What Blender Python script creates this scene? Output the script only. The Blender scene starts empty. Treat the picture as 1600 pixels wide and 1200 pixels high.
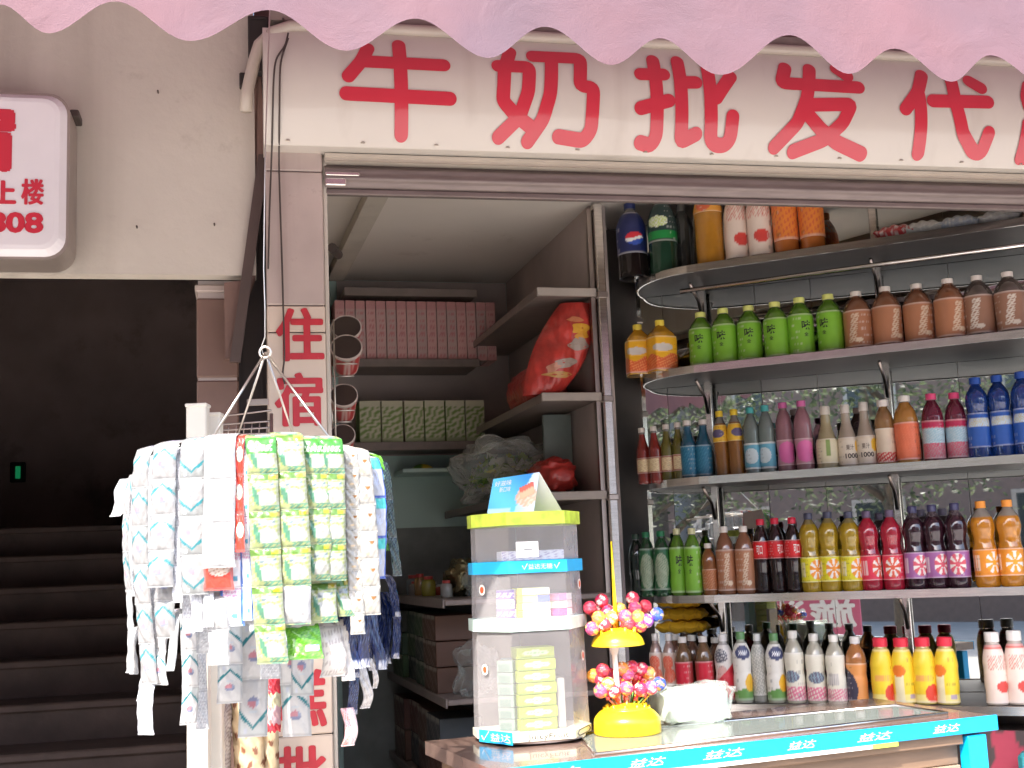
import bpy, math, random
from mathutils import Vector, Matrix
random.seed(7)
R = math.radians
scene = bpy.context.scene
COL = scene.collection
# ------------------------------------------------------------------ camera
FPX, PITCH, ROLL = 1900.0, R(8.4), R(2.4)
EYE = Vector((0, 0, 1.6))
_r0 = Vector((1, 0, 0)); _u0 = Vector((0, -math.sin(PITCH), math.cos(PITCH))); _w = Vector((0, math.cos(PITCH), math.sin(PITCH)))
CR = math.cos(ROLL) * _r0 - math.sin(ROLL) * _u0
CU = math.sin(ROLL) * _r0 + math.cos(ROLL) * _u0
cam_d = bpy.data.cameras.new('camera'); cam = bpy.data.objects.new('camera', cam_d); COL.objects.link(cam)
cam_d.sensor_width = 36; cam_d.lens = FPX / 1600 * 36; cam_d.clip_start = .05; cam_d.clip_end = 400
M3 = Matrix((CR, CU, -_w)).transposed()
cam.matrix_world = Matrix.Translation(EYE) @ M3.to_4x4()
scene.camera = cam
# ------------------------------------------------------------------ sky, sun, exposure
SUN = Vector((-0.36, -0.93, 0)).normalized() * math.cos(R(47.5)); SUN.z = math.sin(R(47.5))
world = bpy.data.worlds.new('World'); scene.world = world; world.use_nodes = True
wn = world.node_tree
sky = wn.nodes.new('ShaderNodeTexSky'); sky.sky_type = 'NISHITA'; sky.sun_disc = False
sky.sun_elevation = R(47.5); sky.sun_rotation = math.atan2(SUN.x, SUN.y)
sky.dust_density = 3.0
bg = wn.nodes['Background']; bg.inputs['Strength'].default_value = .15
wn.links.new(sky.outputs[0], bg.inputs['Color'])
sl = bpy.data.lights.new('sun', 'SUN'); sl.energy = 2.0; sl.angle = R(.6); sl.color = (1, .95, .87)
so = bpy.data.objects.new('sun', sl); COL.objects.link(so); so.location = (0, -3, 8)
so.rotation_euler = SUN.to_track_quat('Z', 'Y').to_euler()
scene.view_settings.view_transform = 'Standard'; scene.view_settings.look = 'None'
scene.view_settings.exposure = 2.38; scene.view_settings.gamma = 1
scene.cycles.max_bounces = 10; scene.cycles.transparent_max_bounces = 16
scene.cycles.diffuse_bounces = 5; scene.cycles.glossy_bounces = 5
scene.cycles.caustics_reflective = False; scene.cycles.caustics_refractive = False
scene.cycles.sample_clamp_indirect = 6
try: scene.cycles.use_denoising = True
except Exception: pass

# ------------------------------------------------------------------ photograph geometry -> space
def ray(px, py):
    return (_w + CR * ((px - 800) / FPX) + CU * ((600 - py) / FPX))
def at(px, py, Y):
    d = ray(px, py); return EYE + d * (Y / d.y)
def atz(px, py, Z):
    d = ray(px, py); return EYE + d * ((Z - EYE.z) / d.z)
class Frame:
    def __init__(s, o, yaw):
        s.o = Vector((o.x, o.y, 0)); s.yaw = yaw
        s.ex = Vector((math.cos(yaw), math.sin(yaw), 0)); s.ey = Vector((-math.sin(yaw), math.cos(yaw), 0))
    def loc(s, p):
        d = p - s.o; return Vector((d.dot(s.ex), d.dot(s.ey), p.z))
    def wor(s, x, y, z):
        return s.o + s.ex * x + s.ey * y + Vector((0, 0, z))
    def pix(s, px, py, y=0.0):
        d = ray(px, py); t = (s.o + s.ey * y - EYE).dot(s.ey) / d.dot(s.ey); return s.loc(EYE + d * t)
    def pixz(s, px, py, z): return s.loc(atz(px, py, z))
    def pixx(s, px, py, x):
        d = ray(px, py); t = (s.o + s.ex * x - EYE).dot(s.ex) / d.dot(s.ex); return s.loc(EYE + d * t)

FA = Frame(at(420, 700, 3.0), R(12.4))          # the shop front
DR = Frame(at(1225, 918, 3.92), R(-24.6))       # the drinks shelving
CT = Frame(atz(880, 1193, 1.2), R(22.3))        # the counter
AL = Frame(at(948, 770, 4.2), R(15))            # the alcove of goods behind

# ------------------------------------------------------------------ materials
def nodes(name):
    m = bpy.data.materials.new(name); m.use_nodes = True
    return m, m.node_tree, m.node_tree.nodes['Principled BSDF']
def mat(name, c, rough=.6, metal=0, var=.12, scale=9, bump=0, bscale=60, spec=.5, trans=0, coat=0, stretch=None, dirt=None, alpha=None, streak=None):
    m, t, b = nodes(name); N = t.nodes; L = t.links
    b.inputs['Roughness'].default_value = rough; b.inputs['Metallic'].default_value = metal
    b.inputs['Specular IOR Level'].default_value = spec; b.inputs['Transmission Weight'].default_value = trans
    b.inputs['Coat Weight'].default_value = coat
    tc = N.new('ShaderNodeTexCoord'); mp = N.new('ShaderNodeMapping'); L.new(tc.outputs['Object'], mp.inputs[0])
    if stretch: mp.inputs['Scale'].default_value = stretch
    nz = N.new('ShaderNodeTexNoise'); nz.inputs['Scale'].default_value = scale; nz.inputs['Detail'].default_value = 6
    L.new(mp.outputs[0], nz.inputs['Vector'])
    rp = N.new('ShaderNodeValToRGB'); L.new(nz.outputs['Fac'], rp.inputs[0])
    rp.color_ramp.elements[0].position = .3; rp.color_ramp.elements[1].position = .7
    rp.color_ramp.elements[0].color = tuple(x * (1 - var) for x in c) + (1,); rp.color_ramp.elements[1].color = tuple(min(1, x * (1 + var)) for x in c) + (1,)
    out = rp.outputs[0]
    if dirt:
        n2 = N.new('ShaderNodeTexNoise'); n2.inputs['Scale'].default_value = dirt[1]; n2.inputs['Detail'].default_value = 8; n2.inputs['Roughness'].default_value = .7
        L.new(mp.outputs[0], n2.inputs['Vector'])
        r2 = N.new('ShaderNodeValToRGB'); r2.color_ramp.elements[0].position = dirt[2]; r2.color_ramp.elements[1].position = dirt[2] + .16
        L.new(n2.outputs['Fac'], r2.inputs[0])
        mx = N.new('ShaderNodeMixRGB'); L.new(r2.outputs[0], mx.inputs[0]); L.new(out, mx.inputs[1]); mx.inputs[2].default_value = tuple(dirt[0]) + (1,)
        out = mx.outputs[0]
    if streak:
        m3 = N.new('ShaderNodeMapping'); m3.inputs['Scale'].default_value = (1, 1, .06); L.new(tc.outputs['Object'], m3.inputs[0])
        n3 = N.new('ShaderNodeTexNoise'); n3.inputs['Scale'].default_value = streak[1]; n3.inputs['Detail'].default_value = 6; L.new(m3.outputs[0], n3.inputs['Vector'])
        r3 = N.new('ShaderNodeValToRGB'); r3.color_ramp.elements[0].position = streak[2]; r3.color_ramp.elements[1].position = streak[2] + .25; r3.color_ramp.elements[1].color = (streak[3],) * 3 + (1,)
        L.new(n3.outputs['Fac'], r3.inputs[0])
        x3 = N.new('ShaderNodeMixRGB'); L.new(r3.outputs[0], x3.inputs[0]); L.new(out, x3.inputs[1]); x3.inputs[2].default_value = tuple(streak[0]) + (1,)
        out = x3.outputs[0]
    L.new(out, b.inputs['Base Color'])
    if bump:
        nb = N.new('ShaderNodeTexNoise'); nb.inputs['Scale'].default_value = bscale; nb.inputs['Detail'].default_value = 5; L.new(mp.outputs[0], nb.inputs['Vector'])
        bp = N.new('ShaderNodeBump'); bp.inputs['Strength'].default_value = bump; bp.inputs['Distance'].default_value = .01
        L.new(nb.outputs['Fac'], bp.inputs['Height']); L.new(bp.outputs[0], b.inputs['Normal'])
    if alpha is not None: b.inputs['Alpha'].default_value = alpha
    return m
def pmat(name, rough=.4, spec=.5, coat=0, trans=0, var=.08, bump=0, bscale=90, translu=0):
    """printed surface: the print is in the mesh's colour attribute, plus a little procedural unevenness"""
    m, t, b = nodes(name); N = t.nodes; L = t.links
    a = N.new('ShaderNodeAttribute'); a.attribute_name = 'Col'
    tc = N.new('ShaderNodeTexCoord'); nz = N.new('ShaderNodeTexNoise'); nz.inputs['Scale'].default_value = 35; L.new(tc.outputs['Object'], nz.inputs[0])
    mr = N.new('ShaderNodeMapRange'); mr.inputs['To Min'].default_value = 1 - var; mr.inputs['To Max'].default_value = 1 + var; L.new(nz.outputs['Fac'], mr.inputs[0])
    mx = N.new('ShaderNodeMixRGB'); mx.blend_type = 'MULTIPLY'; mx.inputs[0].default_value = 1; L.new(a.outputs['Color'], mx.inputs[1]); L.new(mr.outputs[0], mx.inputs[2])
    L.new(mx.outputs[0], b.inputs['Base Color'])
    b.inputs['Roughness'].default_value = rough; b.inputs['Specular IOR Level'].default_value = spec; b.inputs['Coat Weight'].default_value = coat
    b.inputs['Transmission Weight'].default_value = trans
    if bump:
        nb = N.new('ShaderNodeTexNoise'); nb.inputs['Scale'].default_value = bscale; nb.inputs['Detail'].default_value = 3; L.new(tc.outputs['Object'], nb.inputs[0])
        bp = N.new('ShaderNodeBump'); bp.inputs['Strength'].default_value = bump; bp.inputs['Distance'].default_value = .012
        L.new(nb.outputs['Fac'], bp.inputs['Height']); L.new(bp.outputs[0], b.inputs['Normal'])
    if translu:
        tr = N.new('ShaderNodeBsdfTranslucent'); L.new(mx.outputs[0], tr.inputs[0])
        ms = N.new('ShaderNodeMixShader'); ms.inputs[0].default_value = translu
        o = N['Material Output']; L.new(b.outputs[0], ms.inputs[1]); L.new(tr.outputs[0], ms.inputs[2]); L.new(ms.outputs[0], o.inputs['Surface'])
    return m
def glassy(name, tint, haze, hazec, rough=.05, bump=0, fres=.5, mott=.12):
    """thin clear plastic: see-through, with gloss and a little milky haze"""
    m, t, b = nodes(name); N = t.nodes; L = t.links
    b.inputs['Base Color'].default_value = tuple(hazec) + (1,); b.inputs['Roughness'].default_value = rough
    tr = N.new('ShaderNodeBsdfTransparent'); tr.inputs[0].default_value = tuple(tint) + (1,)
    ms = N.new('ShaderNodeMixShader')
    lw = N.new('ShaderNodeLayerWeight'); lw.inputs[0].default_value = .25
    tc = N.new('ShaderNodeTexCoord'); nz = N.new('ShaderNodeTexNoise'); nz.inputs['Scale'].default_value = 14; L.new(tc.outputs['Object'], nz.inputs[0])
    ma = N.new('ShaderNodeMath'); ma.operation = 'MULTIPLY_ADD'; ma.inputs[1].default_value = fres; ma.inputs[2].default_value = haze; L.new(lw.outputs['Facing'], ma.inputs[0])
    mb = N.new('ShaderNodeMath'); mb.operation = 'MULTIPLY_ADD'; mb.inputs[1].default_value = mott; mb.use_clamp = True; L.new(nz.outputs['Fac'], mb.inputs[0]); L.new(ma.outputs[0], mb.inputs[2])
    L.new(mb.outputs[0], ms.inputs[0]); L.new(tr.outputs[0], ms.inputs[1]); L.new(b.outputs[0], ms.inputs[2]); L.new(ms.outputs[0], N['Material Output'].inputs['Surface'])
    if bump:
        nb = N.new('ShaderNodeTexNoise'); nb.inputs['Scale'].default_value = 28; nb.inputs['Detail'].default_value = 4; L.new(tc.outputs['Object'], nb.inputs[0])
        bp = N.new('ShaderNodeBump'); bp.inputs['Strength'].default_value = bump; bp.inputs['Distance'].default_value = .03
        L.new(nb.outputs['Fac'], bp.inputs['Height']); L.new(bp.outputs[0], b.inputs['Normal'])
    return m

M = {}
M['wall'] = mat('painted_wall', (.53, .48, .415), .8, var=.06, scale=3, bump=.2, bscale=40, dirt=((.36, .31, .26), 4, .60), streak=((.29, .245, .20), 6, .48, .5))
M['tile'] = mat('pink_tile', (.45, .365, .33), .35, var=.10, scale=6, bump=.08, bscale=30, dirt=((.22, .16, .14), 12, .60), streak=((.24, .17, .15), 14, .50, .5))
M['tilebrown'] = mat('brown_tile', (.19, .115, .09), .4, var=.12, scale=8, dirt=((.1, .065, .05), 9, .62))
M['signwhite'] = mat('sign_sheet', (.57, .52, .465), .3, var=.03, scale=2, coat=.4, dirt=((.42, .35, .30), 6, .68), streak=((.38, .31, .26), 9, .54, .5))
M['frame'] = mat('cream_tube', (.46, .40, .34), .35, var=.06, dirt=((.25, .2, .17), 8, .64))
M['red'] = mat('sign_red', (.52, .024, .045), .3, var=.06, scale=5, coat=.5)
M['redpaint'] = mat('pillar_red', (.46, .022, .035), .5, var=.14, scale=20, dirt=((.42, .22, .18), 40, .66))
M['steel'] = mat('stainless', (.82, .78, .74), .2, 1, var=.12, scale=14, stretch=(1, 1, 12))
M['steeldull'] = mat('shelf_steel', (.40, .34, .31), .34, 1, var=.14, scale=10, bump=.05, bscale=20)
M['shutter'] = mat('roller_grey', (.19, .15, .14), .45, .4, var=.15, scale=12, stretch=(1, 8, 8))
M['dark'] = mat('dark_void', (.03, .024, .022), .8)
M['cable'] = mat('black_cable', (.05, .035, .03), .6)
M['wire'] = mat('bright_wire', (.62, .57, .52), .3, 1)
M['ceil'] = mat('ceiling_paint', (.72, .66, .60), .8, var=.06, scale=2, dirt=((.54, .47, .41), 3, .62))
M['inner'] = mat('inner_wall', (.44, .37, .345), .8, var=.14, scale=4)
M['teal'] = mat('teal_wall', (.55, .74, .68), .6, var=.06, scale=3)
M['board'] = mat('shelf_board', (.22, .175, .155), .45, var=.16, scale=7, stretch=(2, 14, 2))
M['boardpale'] = mat('pale_edge', (.36, .31, .275), .45, var=.1)
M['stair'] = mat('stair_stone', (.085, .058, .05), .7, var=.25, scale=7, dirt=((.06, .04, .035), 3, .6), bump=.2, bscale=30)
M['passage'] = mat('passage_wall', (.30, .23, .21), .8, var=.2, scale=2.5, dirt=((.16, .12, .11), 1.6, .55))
M['concrete'] = mat('street_concrete', (.44, .41, .37), .85, var=.12, scale=2.5, bump=.2, bscale=30, dirt=((.22, .2, .18), 1.2, .6))
M['floor'] = mat('shop_floor', (.45, .41, .37), .5, var=.1)
M['post'] = mat('white_post', (.72, .68, .60), .5, var=.06, scale=6, dirt=((.48, .43, .36), 11, .7))
M['yellow'] = mat('yellow_plastic', (.86, .60, .015), .28, var=.04, spec=.5)
M['whiteplastic'] = mat('white_plastic', (.78, .75, .72), .3, var=.03)
M['lime'] = mat('lime_trim', (.52, .66, .07), .4, var=.3, scale=30)
M['bluetrim'] = mat('blue_trim', (.02, .42, .78), .35, var=.08, scale=20)
M['cleartrim'] = mat('pale_trim', (.55, .70, .64), .3, var=.15, scale=25)
M['blueedge'] = mat('blue_edge', (.0, .36, .72), .4, var=.05, scale=8)
M['wood'] = mat('counter_wood', (.17, .105, .065), .5, var=.25, scale=5, stretch=(1, 1, 9))
M['woodlight'] = mat('counter_light', (.30, .21, .145), .5, var=.16, scale=5, stretch=(1, 1, 9))
M['topbrown'] = mat('counter_top', (.17, .11, .09), .25, var=.14, scale=8, coat=.4)
M['acrylic'] = glassy('acrylic', (.96, .955, .96), .10, (.74, .70, .71), .06)
M['bag'] = glassy('clear_bag', (.96, .98, .96), .02, (.85, .88, .86), .05, bump=.8, fres=.42, mott=.06)
M['bagmilky'] = glassy('crinkled_bag', (.97, .98, .97), .0, (.92, .95, .92), .07, bump=1.0, fres=.55, mott=.30)
M['bagred'] = mat('red_bag', (.50, .045, .035), .28, var=.3, scale=16, bump=.45, bscale=38, spec=.6)
M['baggreen'] = mat('green_goods', (.10, .16, .03), .4, var=.4, scale=20)
M['counterglass'] = glassy('counter_glass', (.55, .62, .58), .32, (.30, .33, .31), .05)
M['print'] = pmat('printed_film', .24, .5, bump=.22, bscale=60, translu=.10, coat=.3)
M['card'] = pmat('printed_card', .5)
M['bottle'] = pmat('bottle_plastic', .09, .5, coat=.7, trans=.42, var=.14)
M['label'] = pmat('bottle_label', .35, .5)
M['candy'] = pmat('candy_wrap', .18, .6, coat=.6, bump=.6, bscale=160)
m, t, b = nodes('mirror_glass'); M['mirror'] = m
b.inputs['Metallic'].default_value = 1; b.inputs['Base Color'].default_value = (.52, .54, .53, 1); b.inputs['Roughness'].default_value = .03
nz = t.nodes.new('ShaderNodeTexNoise'); nz.inputs['Scale'].default_value = 5; mr = t.nodes.new('ShaderNodeMapRange'); mr.inputs['To Min'].default_value = .002; mr.inputs['To Max'].default_value = .03
t.links.new(nz.outputs['Fac'], mr.inputs[0]); t.links.new(mr.outputs[0], b.inputs['Roughness'])
# awning cloth
m, t, b = nodes('awning_cloth'); M['awning'] = m
N = t.nodes; L = t.links
tc = N.new('ShaderNodeTexCoord'); nz = N.new('ShaderNodeTexNoise'); nz.inputs['Scale'].default_value = 2.6; nz.inputs['Detail'].default_value = 7; L.new(tc.outputs['Object'], nz.inputs[0])
rp = N.new('ShaderNodeValToRGB'); L.new(nz.outputs['Fac'], rp.inputs[0])
rp.color_ramp.elements[0].position = .32; rp.color_ramp.elements[1].position = .68
rp.color_ramp.elements[0].color = (.14, .092, .118, 1); rp.color_ramp.elements[1].color = (.19, .10, .118, 1)
b.inputs['Roughness'].default_value = .8; L.new(rp.outputs[0], b.inputs['Base Color'])
n2 = N.new('ShaderNodeTexNoise'); n2.inputs['Scale'].default_value = 9; n2.inputs['Detail'].default_value = 6; n2.inputs['Distortion'].default_value = .6; L.new(tc.outputs['Object'], n2.inputs[0])
n4 = N.new('ShaderNodeTexNoise'); n4.inputs['Scale'].default_value = 420; L.new(tc.outputs['Object'], n4.inputs[0])
bq = N.new('ShaderNodeBump'); bq.inputs['Strength'].default_value = .5; bq.inputs['Distance'].default_value = .012; L.new(n2.outputs['Fac'], bq.inputs['Height'])
b4 = N.new('ShaderNodeBump'); b4.inputs['Strength'].default_value = .35; b4.inputs['Distance'].default_value = .002; L.new(n4.outputs['Fac'], b4.inputs['Height']); L.new(bq.outputs[0], b4.inputs['Normal']); L.new(b4.outputs[0], b.inputs['Normal'])
tr = N.new('ShaderNodeBsdfTranslucent'); L.new(rp.outputs[0], tr.inputs[0]); ms = N.new('ShaderNodeMixShader'); ms.inputs[0].default_value = .26
L.new(b.outputs[0], ms.inputs[1]); L.new(tr.outputs[0], ms.inputs[2]); L.new(ms.outputs[0], N['Material Output'].inputs['Surface'])
m, t, b = nodes('exit_glow'); M['exit'] = m
b.inputs['Base Color'].default_value = (.02, .3, .1, 1); b.inputs['Emission Color'].default_value = (.02, .7, .25, 1); b.inputs['Emission Strength'].default_value = .035
M['lowdark'] = mat('low_cabinet', (.06, .045, .042), .7, var=.2)
M['leaf'] = pmat('leaf_green', .5, .4, translu=.5)
M['bark'] = mat('bark', (.10, .075, .055), .9, var=.3, scale=12, bump=.5)
M['render'] = mat('building_render', (.34, .33, .32), .8, var=.2, scale=1)
M['glassdark'] = mat('window_glass', (.03, .035, .04), .08)

# ------------------------------------------------------------------ mesh helpers
class MB:
    def __init__(s): s.v = []; s.f = []; s.c = []
    def add(s, vs, fs, c=None):
        n = len(s.v); s.v += [tuple(p) for p in vs]; s.f += [tuple(i + n for i in f) for f in fs]
        if c is None: s.c += [(.8, .8, .8)] * len(vs)
        elif callable(c): s.c += [c(p) for p in vs]
        elif len(c) == len(vs) and not isinstance(c[0], (int, float)): s.c += c
        else: s.c += [tuple(c)] * len(vs)
        return s
    def box(s, x0, x1, y0, y1, z0, z1, c=None, b=0.0, mtx=None):
        """bevelled box"""
        if b <= 0:
            vs = [(x, y, z) for x in (x0, x1) for y in (y0, y1) for z in (z0, z1)]
            fs = [(0, 1, 3, 2), (4, 6, 7, 5), (0, 4, 5, 1), (2, 3, 7, 6), (0, 2, 6, 4), (1, 5, 7, 3)]
        else:
            vs = []; idx = {}
            for ix in (0, 1):
                for iy in (0, 1):
                    for iz in (0, 1):
                        cx, cy, cz = (x0, x1)[ix], (y0, y1)[iy], (z0, z1)[iz]
                        dx, dy, dz = b * (1 - 2 * ix), b * (1 - 2 * iy), b * (1 - 2 * iz)
                        for k, p in enumerate(((cx, cy + dy, cz + dz), (cx + dx, cy, cz + dz), (cx + dx, cy + dy, cz))):
                            idx[ix, iy, iz, k] = len(vs); vs.append(p)
            g = lambda *a: idx[a]
            fs = []
            for i in (0, 1):
                fs.append([g(i, 0, 0, 0), g(i, 0, 1, 0), g(i, 1, 1, 0), g(i, 1, 0, 0)][::1 if i == 0 else -1])
                fs.append([g(0, i, 0, 1), g(1, i, 0, 1), g(1, i, 1, 1), g(0, i, 1, 1)][::1 if i == 0 else -1])
                fs.append([g(0, 0, i, 2), g(0, 1, i, 2), g(1, 1, i, 2), g(1, 0, i, 2)][::1 if i == 0 else -1])
                for j in (0, 1):
                    fs.append([g(i, j, 0, 0), g(i, j, 0, 1), g(i, j, 1, 1), g(i, j, 1, 0)])
                    fs.append([g(i, 0, j, 0), g(i, 0, j, 2), g(i, 1, j, 2), g(i, 1, j, 0)])
                    fs.append([g(0, i, j, 1), g(0, i, j, 2), g(1, i, j, 2), g(1, i, j, 1)])
                    for k in (0, 1): fs.append([g(i, j, k, 0), g(i, j, k, 1), g(i, j, k, 2)])
        if mtx: vs = [mtx @ Vector(p) for p in vs]
        return s.add(vs, fs, c)
    def tube(s, pts, r, n=8, c=None, cap=True, closed=False):
        pts = [Vector(p) for p in pts]; rr = r if isinstance(r, (list, tuple)) else [r] * len(pts)
        vs = []; fs = []; up = None; K = len(pts)
        for i, p in enumerate(pts):
            if closed: d = pts[(i + 1) % K] - pts[i - 1]
            else: d = pts[min(i + 1, K - 1)] - pts[max(i - 1, 0)]
            d.normalize()
            if up is None: up = Vector((0, 0, 1)) if abs(d.z) < .9 else Vector((1, 0, 0))
            a = d.cross(up)
            if a.length < 1e-5: a = d.cross(Vector((1, .3, .2)))
            a.normalize(); bb = a.cross(d).normalized(); up = bb
            for k in range(n):
                th = 2 * math.pi * k / n; vs.append(p + (a * math.cos(th) + bb * math.sin(th)) * rr[i])
        for i in range(K if closed else K - 1):
            j = (i + 1) % K
            for k in range(n):
                fs.append((i * n + k, i * n + (k + 1) % n, j * n + (k + 1) % n, j * n + k))
        if cap and not closed:
            fs.append(tuple(range(n))[::-1]); fs.append(tuple((K - 1) * n + k for k in range(n)))
        return s.add(vs, fs, c)
    def lathe(s, prof, n=24, c=None, o=(0, 0, 0), sq=0, cap=True, sx=1, sy=1):
        """prof: (r, z); sq squares the section; c(u, z) gives colour"""
        vs = []; cs = []; fs = []
        for (r, z) in prof:
            for k in range(n):
                th = 2 * math.pi * k / n; ca, sa = math.cos(th), math.sin(th)
                q = 1.0
                if sq: q = 1 + sq * (1 / max(abs(ca), abs(sa)) - 1)
                vs.append((o[0] + r * q * ca * sx, o[1] + r * q * sa * sy, o[2] + z))
                if callable(c): cs.append(c(((th + math.pi / 2) / (2 * math.pi) + .5) % 1.0, z))
        K = len(prof)
        for i in range(K - 1):
            for k in range(n):
                fs.append((i * n + k, i * n + (k + 1) % n, (i + 1) * n + (k + 1) % n, (i + 1) * n + k))
        if cap:
            fs.append(tuple(range(n))[::-1]); fs.append(tuple((K - 1) * n + k for k in range(n)))
        return s.add(vs, fs, cs if callable(c) else c)
    def grid(s, fn, nu, nv, c=None):
        vs = []; cs = []; fs = []
        for j in range(nv + 1):
            for i in range(nu + 1):
                u, v = i / nu, j / nv; vs.append(fn(u, v))
                if callable(c): cs.append(c(u, v))
        for j in range(nv):
            for i in range(nu):
                a = j * (nu + 1) + i; fs.append((a, a + 1, a + nu + 2, a + nu + 1))
        return s.add(vs, fs, cs if callable(c) else c)
    def sphere(s, o, r, n=12, c=None, sz=1, sx=1, sy=1):
        K = n // 2 + 1
        prof = [(max(1e-4, r * math.sin(math.pi * i / K)), -r * sz * math.cos(math.pi * i / K)) for i in range(K + 1)]
        return s.lathe(prof, n, c, o, sx=sx, sy=sy)
    def mesh(s, name, mt, smooth=False):
        me = bpy.data.meshes.new(name); me.from_pydata(s.v, [], s.f); me.update()
        me.materials.append(mt)
        ca = me.color_attributes.new('Col', 'FLOAT_COLOR', 'POINT')
        flat = []
        for q in s.c: flat += [q[0], q[1], q[2], 1]
        ca.data.foreach_set('color', flat)
        if smooth: me.polygons.foreach_set('use_smooth', [True] * len(me.polygons))
        return me
    def obj(s, name, mt, parent=None, smooth=False, angle=None, solid=0):
        me = s.mesh(name, mt, smooth)
        o = bpy.data.objects.new(name, me); COL.objects.link(o)
        if parent: o.parent = parent
        if smooth and angle:
            md = None
            try: me.set_sharp_from_angle(angle=angle)
            except Exception: pass
        if solid:
            md = o.modifiers.new('thickness', 'SOLIDIFY'); md.thickness = solid; md.offset = -1
        return o

def setp(o, label, cat, group=None):
    o['label'] = label; o['category'] = cat
    if group: o['group'] = group
    return o
def thing(name, label, cat, loc=(0, 0, 0), rz=0, group=None):
    o = bpy.data.objects.new(name, None); COL.objects.link(o); o.empty_display_size = .05
    o.location = loc; o.rotation_euler = (0, 0, rz)
    return setp(o, label, cat, group)
def fthing(F, name, label, cat, group=None):
    return thing(name, label, cat, F.o, F.yaw, group)
def struct(F, mb, name, mt, smooth=False):
    o = mb.obj(name, mt, None, smooth)
    if F: o.location = F.o; o.rotation_euler = (0, 0, F.yaw)
    o['kind'] = 'structure'; return o
def place(o, F=None):
    if F: o.location = F.o; o.rotation_euler = (0, 0, F.yaw)
    return o
def copy_tree(o, parent=None):
    c = o.copy(); COL.objects.link(c)
    if parent: c.parent = parent
    for ch in list(o.children): copy_tree(ch, c)
    return c
def text_mesh(s, size=1, bold=0.0, box=None, shear=0):
    """flat lettering as (verts2d, faces), scaled into box (x0, z0, x1, z1) if given"""
    c = bpy.data.curves.new('lettering', 'FONT'); c.body = s; c.size = size; c.offset = bold; c.shear = shear; c.resolution_u = 3
    o = bpy.data.objects.new('lettering', c); COL.objects.link(o)
    dg = bpy.context.evaluated_depsgraph_get(); dg.update()
    me = bpy.data.meshes.new_from_object(o.evaluated_get(dg))
    vs = [(v.co.x, v.co.y) for v in me.vertices]; fs = [tuple(p.vertices) for p in me.polygons]
    bpy.data.objects.remove(o); bpy.data.curves.remove(c); bpy.data.meshes.remove(me)
    if box and vs:
        x0 = min(v[0] for v in vs); x1 = max(v[0] for v in vs); y0 = min(v[1] for v in vs); y1 = max(v[1] for v in vs)
        vs = [(box[0] + (a - x0) / (x1 - x0) * (box[2] - box[0]), box[1] + (b_ - y0) / (y1 - y0) * (box[3] - box[1])) for a, b_ in vs]
    return vs, fs
def lerp(a, b, t): return a + (b - a) * t
def mixc(a, b, t): t = max(0, min(1, t)); return tuple(a[i] + (b[i] - a[i]) * t for i in range(3))
def noise(x, y):
    return .5 + .25 * math.sin(x * 12.9 + y * 7.1) + .25 * math.sin(x * 5.3 - y * 17.7 + 1.3)
ORD = ['leftmost', 'second from left', 'third from left', 'fourth from left', 'fifth from left', 'sixth from left', 'seventh from left', 'eighth from left', 'ninth from left', 'tenth from left', 'eleventh from left', 'twelfth from left', 'thirteenth from left', 'fourteenth from left', 'fifteenth from left', 'sixteenth from left']
NUM = {2: 'two', 3: 'three', 4: 'four', 5: 'five', 6: 'six', 7: 'seven', 8: 'eight', 16: 'sixteen'}
def which(i, n):
    if n == 2: return ('left of the two', 'right of the two')[i]
    if i == n - 1: return 'rightmost of the ' + NUM.get(n, str(n))
    return ORD[i] + ' of ' + NUM.get(n, str(n))
# ================================================================== THE SETTING
FLOOR = .25
g = MB(); g.box(-60, 60, -60, 60, -.2, 0); struct(None, g, 'street_ground', M['concrete'])
g = MB(); g.box(-4, 5.5, .02, 8, 0, FLOOR); struct(FA, g, 'shop_floor', M['floor'])
XR = 4.6
zlin = FA.pix(150, 428, .06).z                       # underside of the wall over the stair passage
xo = FA.pix(305, 430, .06).x                         # right side of the passage opening
xw = FA.pix(399, 300, .06).x
# beige wall over the passage
w = fthing(FA, 'upper_wall', 'plain beige painted wall above the dark stair passage', 'wall')
g = MB(); g.box(-4.2, xw, .06, .115, zlin, 6.5); g.obj('plaster', M['wall'], w)
# brown tiled pier beside the passage
xp0, xp1 = FA.pix(307, 500, .12).x, FA.pix(372, 500, .12).x
zc = FA.pix(340, 446, .12).z
p = fthing(FA, 'tiled_pier', 'reddish brown tiled pier between the dark stairs and the shop pillar', 'pier')
g = MB(); zz = [FLOOR]; z = zc - .02
for k, zt in enumerate((FA.pix(340, 1150, .12).z, FA.pix(340, 870, .12).z, FA.pix(340, 592, .12).z, zc - .03)):
    g.box(xp0, xp1, .12, .3, zz[-1] + .004, zt - .004, b=.004); zz.append(zt)
g.obj('tiling', M['tilebrown'], p)
g = MB(); g.box(xp0 + .004, xp1 - .004, .125, .29, FLOOR, zlin); g.obj('core', M['inner'], p)
g = MB(); g.box(xp0 - .004, xp1 + .006, .112, .3, zc - .018, zc, b=.003); g.obj('capital', M['tile'], p)
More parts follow.
